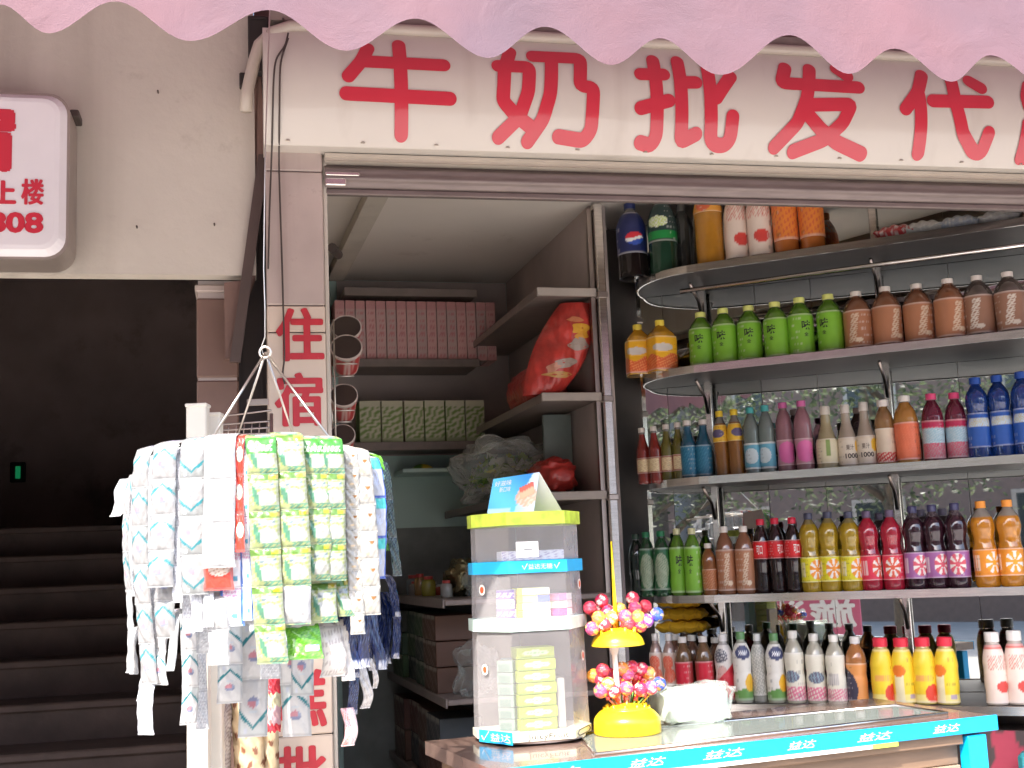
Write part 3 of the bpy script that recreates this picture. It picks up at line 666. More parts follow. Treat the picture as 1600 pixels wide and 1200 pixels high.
# round noodle tubs lying on a wall rack, lids to the front
rk = thing('tub_rack', 'narrow wire rack on the alcove wall carrying three round tubs', 'rack', AL.o, AL.yaw)
tubs = [(541, 512, .024, 2.0), (541, 543, .0245, 0), (537, 618, .0225, 0), (535, 680, .0205, 0)]
YT = 3.55
g = MB()
labs = ['dark lidded tub half hidden at the top of the tub column', 'upper round red and white tub with a dark lid beside the pillar', 'middle round red and white tub with a dark lid beside the pillar', 'lowest round tub with a dark lid beside the pillar']
for i, (px, py, rr, dy) in enumerate(tubs):
    P = at(px, py, YT + (.08 if i == 0 else 0)); r_ = (24.5, 25, 22, 20)[i] / FPX * YT
    o = thing('noodle_tub', labs[i], 'tub', P, 0, 'round tubs racked beside the pillar')
    o.rotation_euler = (R(62), 0, R(8))
    def tc_(u, z): return (.62, .56, .52) if (z > -.012 or z < -.085) else ((.50, .05, .05) if noise(u * 7, z * 40) > .36 else (.66, .5, .45))
    g2 = MB(); g2.lathe([(r_ * .74, -.10), (r_ * .80, -.085), (r_ * .95, -.012), (r_ * 1.0, -.008), (r_ * 1.0, 0)], 36, tc_); g2.obj('cup', M['label'], o, smooth=True, angle=R(40))
    g2 = MB(); g2.lathe([(r_ * 1.02, -.004), (r_ * 1.02, .003), (r_ * .95, .004), (r_ * .93, .001), (.001, .001)], 36, lambda u, z: (.6, .5, .46) if z > .0025 or z < 0 else (.06, .04, .035)); g2.obj('lid', M['label'], o, smooth=True, angle=R(40))
    q = at(px, py, YT) ; 
    g.tube([AL.loc(P) + Vector((-.04, -.02, -r_ - .006)), AL.loc(P) + Vector((.03, -.02, -r_ - .006))], .0025, 6)
    g.tube([AL.loc(P) + Vector((-.04, .06, -r_ - .03)), AL.loc(P) + Vector((.03, .06, -r_ - .03))], .0025, 6)
t_ = AL.loc(at(541, 512, YT)); b__ = AL.loc(at(535, 705, YT)); g.tube([(t_.x - .04, t_.y - .02, t_.z + .02), (t_.x - .04, t_.y - .02, b__.z - .03)], .003, 6)
g.tube([(t_.x - .04, t_.y + .06, t_.z + .02), (t_.x - .04, t_.y + .06, b__.z - .03)], .003, 6)
g.obj('wire_frame', M['wire'], rk, smooth=True)
pc = thing('pipe_cap', 'short dark round pipe end sticking out beside the pillar top', 'pipe', at(519, 387, 3.4)); g = MB(); g.tube([(0, 0, 0), (0, .12, .01)], .014, 12, ); g.obj('pipe', M['cable'], pc, smooth=True, angle=R(40))

def blob(name, label, cat, F, cx, cy, cz, sx, sy, sz, mt, seed=0, cf=None, amp=.18, parent=None, n=28, group=None, flat=True, tilt=0, fr=1.0):
    """crumpled soft bag: a lumpy closed skin resting on z=0"""
    rnd = random.Random(seed); ph = [rnd.uniform(0, 6) for _ in range(9)]
    def f(u, v):
        th = 2 * math.pi * u; ph_ = math.pi * v
        d = Vector((math.sin(ph_) * math.cos(th), math.sin(ph_) * math.sin(th), -math.cos(ph_)))
        k = 1 + amp * (math.sin(d.x * 5 * fr + ph[0]) * math.sin(d.z * 6 * fr + ph[1]) + .6 * math.sin(d.y * 9 * fr + ph[2] + d.z * 5) + .45 * math.sin(d.x * 13 * fr + d.y * 11 * fr + ph[3]) + .3 * abs(math.sin(d.z * 17 * fr + d.x * 7 + ph[4])))
        e = .72
        q = Vector((abs(d.x) ** e * (1 if d.x > 0 else -1) * sx, abs(d.y) ** e * (1 if d.y > 0 else -1) * sy, abs(d.z) ** e * (1 if d.z > 0 else -1) * sz)) * k
        z = q.z + sz
        if flat and z < sz * .12: z = max(0, z * .15)
        return Vector((q.x + tilt * z, q.y, max(0, z)))
    g = MB(); g.grid(f, n, n, (lambda u, v: cf(u, v)) if cf else None)
    o = g.obj('skin' if not parent else name, mt, parent, smooth=True)
    if not parent:
        r_ = thing(name, label, cat, F.wor(cx, cy, cz) if F else (cx, cy, cz), F.yaw if F else 0, group); o.parent = r_; return r_
    return o
# big red snack bag on the side shelf
a = AL.pix(868, 612, .03)
rb = thing('snack_bag', 'big red glossy bag of packed snacks leaning on the side shelf', 'bag', AL.wor(-.11, .0, zS[1] + .006), AL.yaw)
def sn(u, v): return (.56, .025, .03) if noise(u * 9, v * 7) > .25 else (.66, .12, .06)
def bagf(u, v):
    x = -.085 + .17 * u; z = .33 * v
    w_ = (.42 + .80 * math.sin(math.pi * min(1, (v * .80 + .12))) ** .8)
    lean = .115 * (v - .35) - .03 * (1 - v) ** 3
    zz = z
    return x * w_ + lean - .02, zz
def bagp(sgn):
    def f(u, v):
        x, z = bagf(u, v); e = math.sin(math.pi * u) ** .6 * math.sin(math.pi * min(1, .08 + .87 * v)) ** .5
        return (x, sgn * (.062 * e + .006 * math.sin(u * 11 + v * 7) * e + .004 * math.sin(v * 19 + u * 15 + 2 * math.sin(u * 7)) * e + .002 * math.sin(u * 40 + v * 33) * e) + .07, z + .0 * e)
    return f
g = MB(); g.grid(bagp(-1), 34, 44); g.grid(bagp(1), 34, 44); g.obj('bag_film', M['bagred'], rb, smooth=True)
for (u, v, rx, rz, cc) in ((.66, .70, .030, .022, (.70, .36, .04)), (.74, .63, .022, .016, (.66, .30, .03)), (.72, .53, .034, .020, (.34, .26, .22)), (.62, .32, .034, .018, (.36, .27, .23)), (.42, .27, .020, .016, (.55, .24, .16)), (.60, .20, .05, .010, (.50, .26, .08)), (.52, .80, .03, .010, (.62, .22, .10))):
    g = MB(); n = 18
    x, y, z = bagp(-1)(u, v)
    pts = [(bagp(-1)(max(.02, min(.98, u + rx / .17 * k * math.cos(t_) * (1 + .25 * math.sin(3 * t_ + u * 30)))), v + rz / .33 * k * math.sin(t_) * (1 + .2 * math.sin(2 * t_ + v * 20)))) for k in (0.02, .5, 1) for t_ in [2 * math.pi * i / n for i in range(n)]]
    g.add([(a_, b2 - .0022, c_) for a_, b2, c_ in pts], [(j * n + i, j * n + (i + 1) % n, (j + 1) * n + (i + 1) % n, (j + 1) * n + i) for j in (0, 1) for i in range(n)], cc); g.obj('printed_patch', M['label'], rb, smooth=True)
rb2 = blob('snack_bag', 'dark red folded snack bag behind the big glossy one', 'bag', AL, -.115, .42, zS[1] + .006, .075, .26, .075, M['bagred'], 5, amp=.06, fr=2.2)
# clear bag of greens, red bag, on the side shelf
vb_ = thing('produce_bag', 'clear plastic bag of leafy greens on the middle side shelf', 'bag', AL.wor(-.19, .62, zS[2] + .006), AL.yaw)
blob('bag_film', '', '', None, 0, 0, 0, .175, .21, .112, M['bagmilky'], 11, parent=vb_, amp=.22, n=44)
lf = MB(); rnd = random.Random(3)
for i in range(420):
    a_, e_ = rnd.uniform(0, 6.28), rnd.uniform(-.2, 1.2); rr_ = rnd.uniform(.55, .93)
    c_ = Vector((math.cos(a_) * math.cos(e_) * .165 * rr_, math.sin(a_) * math.cos(e_) * .195 * rr_, .085 + math.sin(e_) * .105 * rr_ * (.6 if e_ < 0 else 1))); d1 = Vector((rnd.gauss(0, 1), rnd.gauss(0, 1), rnd.gauss(0, 1))).normalized() * rnd.uniform(.018, .045); d2 = d1.cross(Vector((rnd.gauss(0, 1), 1, rnd.gauss(0, 1)))).normalized() * rnd.uniform(.010, .022)
    cc = rnd.choice([(.20, .40, .06), (.40, .58, .10), (.74, .70, .12), (.12, .26, .05), (.84, .86, .74), (.80, .84, .78), (.86, .88, .80)] if c_.z > .1 else [(.16, .34, .05), (.36, .54, .08), (.70, .66, .10), (.80, .82, .66)])  # whitish pieces, most near the top, paint the bag's bright glints
    lf.add([c_ - d1, c_ + d2, c_ + d1, c_ - d2], [(0, 1, 2, 3)], cc)
lf.obj('greens_and_glints', M['leaf'], vb_)['kind'] = 'stuff'
rg = blob('red_bag', 'crumpled red plastic bag beside the clear bag of greens', 'bag', AL, -.12, .26, zS[2] + .006, .07, .13, .065, M['bagred'], 21, amp=.10, fr=1.7)
gg = blob('green_bundle', 'dark green vegetable bundle between the clear bag and the red bag', 'vegetables', AL, -.22, .50, zS[2] + .006, .05, .10, .055, M['baggreen'], 23, amp=.28)
# small shelf with a yellow and green box high at the left of the bags
cs = thing('corner_shelf', 'small teal corner shelf high on the alcove back wall', 'shelf', AL.o, AL.yaw)
a = AL.pix(628, 735, YB - .22); b_ = AL.pix(695, 700, YB - .22); 
g = MB(); g.box(a.x, -.222, YB - .24, YB - .006, a.z - .012, a.z + .006, b=.003); g.obj('shelf_board', M['teal'], cs)
yb_ = thing('yellow_packet', 'small yellow and green packet lying on the teal corner shelf', 'packet', AL.wor(a.x + .05, YB - .2, a.z + .007), AL.yaw)
g = MB(); g.grid(lambda u, v: (.09 * u, .05 * v, .022 * math.sin(math.pi * u) ** .5 * math.sin(math.pi * v) ** .5), 10, 8, lambda u, v: (.72, .58, .05) if u > .4 else (.10, .28, .05)); g.box(0.004, .086, .004, .046, 0, .006, (.3, .3, .05)); g.obj('film', M['label'], yb_, smooth=True)
# goods on the lower side shelves
rnd = random.Random(9)
items = [(.36, .022, .06, (.50, .48, .44), 'white tub'), (.64, .022, .05, (.10, .16, .10), 'green tin'), (.88, .024, .085, (.52, .30, .10), 'amber bottle'), (1.0, .03, .05, (.12, .14, .3), 'blue tin'), (.95, .035, .055, (.55, .52, .5), 'white jar'), (.80, .03, .04, (.62, .12, .08), 'red tin'), (.70, .028, .075, (.55, .50, .08), 'olive yellow bottle'), (.58, .034, .095, (.62, .55, .12), 'yellow bottle'), (1.05, .028, .08, (.38, .45, .48), 'pale grey bottle'), (.45, .03, .06, (.22, .09, .06), 'dark brown jar')]
for i, (y, r_, h, cc, nm) in enumerate(items):
    o = thing('small_' + nm.split()[-1], 'small %s on the shelf below the bagged greens' % nm, nm.split()[-1], AL.wor(-.50 + .07 * (i % 2), y, zS[3] + .0005), AL.yaw, 'small containers on the shelf below the bags')
    g = MB(); g.lathe([(r_ * .9, 0), (r_, .006), (r_, h * .72), (r_ * .8, h * .82), (r_ * .6, h * .84)], 20, lambda u, z, cc=cc: cc if not (h * .2 < z < h * .55 and noise(u * 9, z * 60) > .6) else (.7, .65, .6)); g.obj('body', M['bottle'], o, smooth=True, angle=R(40))
    g = MB(); g.lathe([(r_ * .65, h * .84), (r_ * .65, h * .99), (r_ * .6, h)], 16, (.6, .58, .54) if i % 2 else (.5, .06, .05)); g.obj('cap', M['label'], o, smooth=True, angle=R(40))
blob('foil_bag', 'crinkled dark foil bag with bright glints on the low alcove shelf', 'bag', AL, -.42, .42, zS[3] + .001, .05, .085, .06, mat('foil', (.20, .16, .08), .2, .8, bump=1, bscale=40), 31, amp=.3)
blob('clear_bag', 'clear crinkled plastic bag next to the foil bag', 'bag', AL, -.40, .22, zS[3] + .001, .05, .07, .05, M['bag'], 33, amp=.25)
def boxstack(z0, rows, cols, w, h, y0, cfun, word, where):
    k = 0
    for r_ in range(rows):
        for c_ in range(cols):
            cc = cfun(r_, c_); g = MB(); 
            def cf(u, v, cc=cc): return mixc(cc, (.55, .5, .42), .55 if (v > .88 and noise(u * 8, c_) > .3) else (.25 if noise(u * 3 + c_, v * 3) > .66 else 0))
            g.box(.001, .15, 0, w - .004, 0, h - .003, c=cc, b=.002)
            g.grid(lambda u, v: (0, (w - .004) * (1 - u), (h - .003) * v), 14, 10, cf)
            o = g.obj(word.split()[-1] + '_box', M['card']); o.location = AL.wor(-.572 + .012 * ((r_ * 3 + c_) % 3), y0 + w * c_ + .006 * r_, z0 + .0006 + h * r_); o.rotation_euler = (0, 0, AL.yaw)
            fr = ('frontmost', 'second from front', 'third from front', 'rearmost')
            setp(o, '%s %s box, %s layer, %s' % (fr[c_ if c_ < cols - 1 else 3], word, ('bottom', 'middle', 'top')[r_], where), 'box', word + ' boxes ' + where)
boxstack(zS[4], 3, 4, .235, .088, .22, lambda r_, c_: (.11, .05, .03) if c_ == 0 else ((.05, .10, .04), (.045, .085, .05), (.05, .06, .05))[(r_ + c_) % 3], 'green printed', 'on low shelf')
boxstack(zS[5], 2, 4, .24, .12, .20, lambda r_, c_: ((.14, .05, .035), (.11, .045, .035), (.055, .06, .065), (.12, .06, .04))[(r_ * 2 + c_) % 4], 'red brown', 'on lowest shelf')
blob('clear_bag', 'cloudy plastic bag slumped before the green printed boxes', 'bag', AL, -.46, .09, zS[4] + .001, .06, .09, .075, M['bag'], 41, amp=.25)
blob('clear_bag', 'cloudy plastic bag slumped before the red brown boxes', 'bag', AL, -.46, .07, zS[5] + .001, .06, .11, .08, M['bag'], 43, amp=.25)
bx = thing('cardboard_box', 'dark red cardboard box low on the alcove floor', 'box', AL.wor(-.62, .35, FLOOR), AL.yaw)
g = MB(); g.box(0, .35, 0, .4, 0, .58, b=.004); g.obj('carton', mat('dark_card', (.16, .045, .035), .7, var=.2), bx)
g = MB(); g.box(.15, .2, -.001, .401, .5, .5805); g.obj('tape', mat('tape', (.3, .22, .14), .3), bx)
bx = thing('crate', 'dark green plastic crate low under the alcove shelves', 'crate', AL.wor(-.22, -.25, FLOOR), AL.yaw)
g = MB()
for z in (0, .16, .32, .48, .62): g.box(-.12, .2, 0, .4, z, z + .1, b=.006)
g.obj('shell', mat('crate_green', (.05, .09, .07), .4), bx)

# ================================================================== DRINKS SHELVING
def DX(px, py, y=.0): return DR.pix(px, py, y)
zshelf = [DX(1300, 384).z, DX(1300, 549).z, DX(1300, 732).z, DX(1300, 926).z, DX(1300, 1100, .05).z]
XD1 = 1.75
xl = [DX(962, 440).x, DX(972, 600).x, DX(978, 765).x, DX(985, 940).x, DX(990, 1100).x]
DEP = .30
MR = Frame(DR.wor(xl[0], .31, 0), R(-19.8))
def my(x): return .31 + math.tan(R(4.8)) * (x - xl[0])
M['tierboard'] = mat('tier_steel', (.06, .048, .044), .5, 0, var=.2, scale=8)
unit = thing('drinks_shelving', 'stainless steel five tier shelving full of bottled drinks', 'shelving', DR.o, DR.yaw)
for z, x in zip(zshelf, xl):
    r_ = .29; P = [(XD1, 0)] + [(x + r_ - r_ * math.sin(t_ * math.pi / 2 / 14), r_ - r_ * math.cos(t_ * math.pi / 2 / 14)) for t_ in range(15)] + [(x, my(x) - .004), (XD1, my(XD1) - .004)]
    n = len(P); g = MB(); g.add([(a, b_, z - .018) for a, b_ in P] + [(a, b_, z) for a, b_ in P], [tuple(range(n)), tuple(range(n, 2 * n))[::-1]] + [(i + n, (i + 1) % n + n, (i + 1) % n, i) for i in range(n)]); g.obj('shelf_board', M['tierboard'], unit)
    P = P[:-1]; g = MB(); n = len(P); th = .006; zz0, zz1 = z - .022, z + .003
    out = []
    for i in range(n):
        d = (Vector(P[min(i + 1, n - 1)]) - Vector(P[max(i - 1, 0)])).normalized(); out.append((P[i][0] + d.y * -th * -1 * -1, P[i][1] - abs(d.x) * th))
    g.add([(a, b_ - .0006, zz0) for a, b_ in P] + [(a, b_ - .0006, zz1) for a, b_ in P] + [(a, b_, zz0) for a, b_ in out] + [(a, b_, zz1) for a, b_ in out],
          [(2 * n + i, 2 * n + i + 1, 3 * n + i + 1, 3 * n + i) for i in range(n - 1)] + [(n + i, n + i + 1, 3 * n + i + 1, 3 * n + i) for i in range(n - 1)] + [(i, i + 1, 2 * n + i + 1, 2 * n + i) for i in range(n - 1)])
    g.obj('steel_edge', M['steel'], unit)
g = MB(); z = zshelf[0] - .075; g.tube([(xl[0] + .22, .03, z), (XD1, .03, z)], .008, 8); g.obj('rail', M['steel'], unit, smooth=True)
for px in (1118, 1400):
    x = DX(px, 740, .31).x
    g = MB(); g.box(x - .012, x + .012, .27, .294, FLOOR, ZC - .02, b=.002); g.obj('upright', M['steel'], unit)
    for z in zshelf[:4]:
        g = MB(); g.tube([(x, .264, z - .13), (x, .235, z - .075), (x, .14, z - .028)], .006, 6); g.obj('bracket', M['steeldull'], unit, smooth=True)
g = MB(); g.box(xl[4] + .02, XD1, .20, .212, FLOOR + .01, zshelf[4] - .03); g.obj('lower_back', M['lowdark'], unit)
# mirrors behind
edges = [DX(p_, 740, .352).x for p_ in (958, 1055, 1200, 1288, 1395, 1510)] + [1.4, 1.85]
for i in range(len(edges) - 1):
    o = thing('mirror_panel', '%s mirror pane behind the drinks shelving' % ORD[i], 'mirror', DR.o, DR.yaw, 'mirror panes behind the drinks')
    ti = (.003, -.003, .002, 0, .003, -.002, .001)[i]
    zm0 = zshelf[4] + .002; g = MB(); a, b_ = edges[i] + .0008, edges[i + 1] - .0008; ya, yb2 = my(a) - ti * .5, my(b_) + ti * .5
    g.add([(a, ya, zm0), (b_, yb2, zm0), (b_, yb2, ZC - .03), (a, ya, ZC - .03), (a, ya + .006, zm0), (b_, yb2 + .006, zm0), (b_, yb2 + .006, ZC - .03), (a, ya + .006, ZC - .03)], [(0, 1, 2, 3), (7, 6, 5, 4), (0, 4, 5, 1), (1, 5, 6, 2), (2, 6, 7, 3), (3, 7, 4, 0)])
    g.obj('glass', M['mirror'], o)

# ------------------------------------------------------------------ bottles
def smooth_prof(P, m=4):
    out = []
    for i in range(len(P) - 1):
        p0, p1, p2, p3 = P[max(i - 1, 0)], P[i], P[i + 1], P[min(i + 2, len(P) - 1)]
        for k in range(m):
            t = k / m
            out.append(tuple(.5 * (2 * p1[j] + (p2[j] - p0[j]) * t + (2 * p0[j] - 5 * p1[j] + 4 * p2[j] - p3[j]) * t * t + (3 * p1[j] - p0[j] - 3 * p2[j] + p3[j]) * t ** 3) for j in (0, 1)))
    out.append(P[-1]); return out
# radius (share of half width) against height (share of full height)
PROF = {
 'tea': [(.86, 0), (.97, .012), (1, .04), (.98, .10), (1, .16), (.98, .30), (1, .45), (1, .62), (.97, .68), (.82, .77), (.55, .85), (.38, .90), (.37, .925)],
 'big': [(.86, 0), (.97, .01), (1, .03), (.99, .2), (1, .45), (1, .62), (.95, .70), (.74, .80), (.44, .88), (.33, .91), (.33, .935)],
 'cola': [(.78, 0), (.94, .012), (1, .05), (.97, .16), (.90, .26), (.96, .36), (1, .44), (1, .62), (.94, .70), (.74, .80), (.46, .88), (.40, .91), (.40, .93)],
 'fanta': [(.80, 0), (.95, .015), (1, .06), (1, .14), (.97, .17), (.98, .42), (.95, .46), (.86, .52), (.86, .58), (.97, .66), (.98, .72), (.86, .80), (.50, .88), (.36, .91), (.36, .93)],
 'glass': [(.92, 0), (1, .02), (1, .5), (.95, .60), (.66, .72), (.48, .82), (.44, .90), (.44, .93)],
 'milk': [(.86, 0), (1, .02), (.98, .2), (1, .34), (.92, .42), (.96, .50), (1, .62), (.95, .70), (.74, .79), (.48, .86), (.42, .89), (.42, .91)],
 'yog': [(.90, 0), (1, .02), (.96, .14), (1, .30), (.97, .50), (1, .56), (.98, .62), (.90, .70), (.72, .80), (.60, .84), (.56, .88)],
 'square': [(.92, 0), (1, .03), (1, .3), (.97, .34), (1, .38), (1, .62), (.90, .72), (.55, .82), (.34, .88), (.30, .90)],
 'neck': [(.90, 0), (1, .02), (1, .38), (.97, .44), (.75, .56), (.50, .70), (.42, .84), (.40, .88)],
}
FPH = [1.0, 16, .5]
def fine(c, u, v):
    # rows of fine print and small marks, as on any drinks label
    x = (u - .5) * 4; rw = int(v * FPH[1])
    if rw % 3 == 1 and (abs(x + FPH[2]) < .30 or abs(x) > 1.1) and math.sin(u * (330 + FPH[0] * 20) + rw * 3.1) + math.sin(u * 171 + FPH[0]) > -.1 and noise(rw * .7 + FPH[0], u * 9) > .42:
        lum = sum(c) / 3; return mixc(c, (.04, .035, .035) if lum > .28 else (.74, .70, .66), .38)
    if v < .035 or v > .965: return mixc(c, (.75, .72, .68), .35)
    return c
def make_bottle(kind, H, W, liquid, fill, cap, capr, caph, label, lab, emblem=None, clear=(.30, .28, .26), second=None):
    """returns an Empty with body, cap, label parts in local coordinates, front towards -y"""
    Rr = W / 2
    o = bpy.data.objects.new('drink_bottle', None); COL.objects.link(o); o.empty_display_size = .02
    pr = [(max(.002, r_ * Rr), z * H) for r_, z in smooth_prof(PROF[kind], 4)]
    sq = .55 if kind == 'square' else 0
    def body(u, z):
        c = liquid if z / H < fill else clear
        if second and z / H < second[1]: c = mixc(liquid, second[0], .8)
        return c
    g = MB(); g.lathe(pr, 26, body, sq=sq); g.obj('body', M['bottle'], o, smooth=True, angle=R(50))
    zt_ = pr[-1][1]; r_ = max(pr[-1][0] * 1.18, capr * Rr) if capr else pr[-1][0] * 1.18
    g = MB(); g.lathe([(r_, zt_ - .004), (r_, zt_ + (H - zt_) * .85), (r_ * .9, H - .001), (.001, H)], 20, lambda u, z: mixc(cap, (0, 0, 0), .12 if int(u * 40) % 2 and z < H - .002 else 0)); g.obj('cap', M['label'], o, smooth=True, angle=R(40))
    if label:
        z0, z1, lf_ = label
        def rad(z):
            for (ra, za), (rb_, zb_) in zip(pr, pr[1:]):
                if za <= z <= zb_: return lerp(ra, rb_, (z - za) / max(1e-6, zb_ - za))
            return pr[-1][0]
        nz_ = 36; zz_ = [lerp(z0 * H, z1 * H, i / nz_) for i in range(nz_ + 1)]
        g = MB(); g.lathe([(rad(z) + .0007, z) for z in zz_], 80, lambda u, z: fine(lf_(u, (z / H - z0) / (z1 - z0)), u, (z / H - z0) / (z1 - z0)), sq=sq, cap=False); g.obj('label', M['label'], o, smooth=True)
        if emblem:
            for (ch, u0, u1, v0, v1, cc, bold) in emblem:
                vs, fs = text_mesh(ch, 1, bold, (u0, v0, u1, v1)); g = MB()
                def wrap(u, v):
                    z = lerp(z0 * H, z1 * H, v); q = rad(z) + .0014; th = (u - .5) * math.pi; 
                    return (q * math.sin(th), -q * math.cos(th), z)
                g.add([wrap(u, v) for u, v in vs], fs, cc); g.obj('lettering', M['label'], o)
    return o
def ell(u, v, cu, cv, ru, rv): return ((u - cu) / ru) ** 2 + ((v - cv) / rv) ** 2 < 1
# u runs 0..1 round the bottle with .5 at the front; helper maps it to -1..1 across the visible half
def fr(u): return (u - .5) * 4   # -1..1 is the front half
def plain(c, c2=None, k=.5):
    return lambda u, v: c if not c2 or noise(u * 30, v * 5) < k else c2
W_ = (.78, .74, .68)
def tea_l(u, v):
    x = fr(u)
    return (.20, .46, .035)
def brown_l(u, v):
    x = fr(u)
    if abs(x - .1 + (v - .5) * -.3) < .16 and .12 < v < .9 and noise(v * 9, x * 2) > .4: return (.62, .47, .34)
    if ell(x, v, .32, .18, .16, .07): return (.74, .60, .44)
    return (.40, .17, .085)
def orange_juice_l(u, v):
    x = fr(u)
    if v < .42 + .07 * math.sin(x * 6): return (.72, .13, .035) if noise(x * 4, v * 4) > .35 else (.85, .33, .12)
    if ell(x, v, -.2, .66, .5, .12): return (.66, .60, .55)
    return (.86, .45, .02)
def gold_l(u, v):
    x = fr(u)
    return (.78, .66, .40) if (abs(x) < .62 and .1 < v < .9 and noise(x * 6, v * 5) > .25) else (.35, .12, .08)
def dots_l(base, dot, edge=None, cv=.5, ru=.55, rv=.34):
    def f(u, v):
        x = fr(u)
        if edge and (v < .08 or v > .92): return edge
        return dot if ell(x, v, 0, cv, ru, rv) else base
    return f
def fanta_l(base, inner, tone):
    def f(u, v):
        x = fr(u)
        if ell(x, v, .25, .50, .50, .40):
            a = math.atan2(v - .5, (x - .25) * .8)
            if ell(x, v, .25, .5, .14, .11): return inner
            return inner if math.sin(a * 7) > -.1 else (.80, .75, .70)
        if x < -.55 and .2 < v < .8 and int(x * 60) % 2: return mixc(base, (.8, .75, .7), .6)
        return base
    return f
def fruit_white(spot, low=None, dark=None):
    def f(u, v):
        x = fr(u)
        if dark and ell(x, v, -.1, .84, .62, .12): return dark if not (abs(x + .1) < .34 and .80 < v < .88 and noise(x * 16, v * 20) > .5) else (.8, .8, .8)
        if spot and ell(x, v, .35, .30, .42, .16): return spot
        if low and v < .14 + .16 * (x + 1) / 2: return low
        return (.78, .75, .68)
    return f
def yog_l(mode):
    def f(u, v):
        x = fr(u)
        if mode == 0:
            if ell(x, v, .45, .17, .5, .17): return (.70, .06, .03)
            if .40 < v < .52 and abs(x) < .6 and noise(x * 10, 3) > .45: return (.80, .40, .10)
        else:
            if ell(x, v, -.25, .60, .42, .11): return (.80, .20, .03)
            if abs(x + .25) < .26 and v < .52: return (.80, .72, .46)
            if .06 < v < .14 and .3 < x < .75: return (.45, .35, .42)
        return (.86, .62, .04) if v > .14 else (.84, .70, .24)
    return f
def pome_l(u, v):
    x = fr(u)
    if v > .82: return (.45, .02, .08)
    if .40 < v < .8: return (.33, .50, .58) if noise(x * 4, v * 6) > .3 else (.6, .66, .68)
    return (.55, .08, .14) if noise(x * 5, v * 7) > .3 else (.30, .42, .40)
def blue_l(u, v):
    x = fr(u)
    if .6 < v < .85 and abs(x) < .7: return (.45, .58, .75) if noise(x * 6, v * 8) > .4 else (.55, .45, .12)
    return (.02, .09, .38)
def cola_l(u, v):
    x = fr(u)
    if v < .12 or v > .90: return (.45, .01, .015)
    return (.62, .015, .02)
def milk_pink(u, v):
    x = fr(u)
    if v < .28 and noise(x * 2.2, v * 4) > .38: return (.72, .20, .30)
    if ell(x, v, 0, .50, .6, .12) : return (.14, .14, .20) if noise(x * 5, v * 12) > .35 else (.3, .45, .5)
    return (.76, .72, .60)
def grey_code(u, v):
    x = fr(u)
    if .34 < v < .60 and -.7 < x < .1: return (.45, .42, .40) if int(x * 26) % 2 else (.66, .62, .56)
    if v < .26 and noise(x * 3, v * 5) > .4: return (.72, .24, .32)
    return (.76, .72, .60)
def grapef(u, v):
    x = fr(u)
    if ell(x, v, -.1, .78, .55, .16) or ell(x, v, .1, .5, .6, .15): return (.72, .10, .05) if noise(x * 8, v * 14) > .3 else (.80, .42, .30)
    if .22 < v < .30 and abs(x) < .7 and noise(x * 14, 1) > .4: return (.15, .10, .10)
    return (.70, .55, .46)
def redtea(u, v):
    x = fr(u); return (.60, .02, .045) if abs(x) < .55 or v < .1 else (.42, .05, .05)
def redmilk(u, v):
    x = fr(u)
    if ell(x, v, -.3, .80, .55, .13): return (.10, .10, .13) if noise(x * 9, v * 16) > .32 else (.75, .72, .70)
    if v < .5 + .25 * x: return (.62, .03, .05)
    if ell(x, v, -.2, .42, .45, .2): return (.70, .42, .38)
    return (.76, .72, .68)
def darkO(u, v):
    x = fr(u); return (.05, .045, .075) if (x + 1.1) ** 2 + ((v - .30) * 2.0) ** 2 < 1.35 else (.72, .30, .09)
def pinkwhite(u, v):
    x = fr(u)
    if ell(x, v, .15, .28, .42, .10): return (.62, .06, .05)
    if v > .92: return (.60, .10, .08)
    if .58 < v < .82 and abs(x) < .7 and noise(x * 13, v * 18) > .58: return (.62, .22, .18)
    return (.76, .62, .54)
def mirinda(u, v):
    x = fr(u)
    if v > .55 and noise(x * 3, v * 3) > .35: return (.40, .30, .26) if v > .75 else (.62, .14, .06)
    return (.74, .22, .04) if noise(x * 2.5, v * 3) > .3 else (.62, .12, .05)
def pepsi_l(u, v):
    x = fr(u)
    if ell(x, v, .12, .34, .40, .15):
        y = (v - .34) / .15; w = .25 * math.sin((x - .2) * 5)
        return (.62, .03, .05) if y > .22 + w else ((.78, .76, .75) if y > -.22 + w else (.03, .08, .42))
    return (.012, .02, .10)
def sprite_l(u, v):
    x = fr(u)
    if v > .26: return (.02, .045, .045) if not ell(x, v, -.25, .50, .5, .14) else ((.55, .66, .25) if noise(x * 6, v * 9) > .45 else (.7, .74, .68))
    return (.01, .24, .05) if v > .08 else (.02, .07, .04)
BROWN = (.36, .15, .075)
def tea_glyphs(): return [('味', .37, .60, .58, .82, (.02, .03, .015), .02), ('全', .42, .53, .42, .52, (.03, .05, .02), .02)]
SHN = ['top shelf', 'second shelf', 'third shelf', 'fourth shelf', 'lowest shelf']
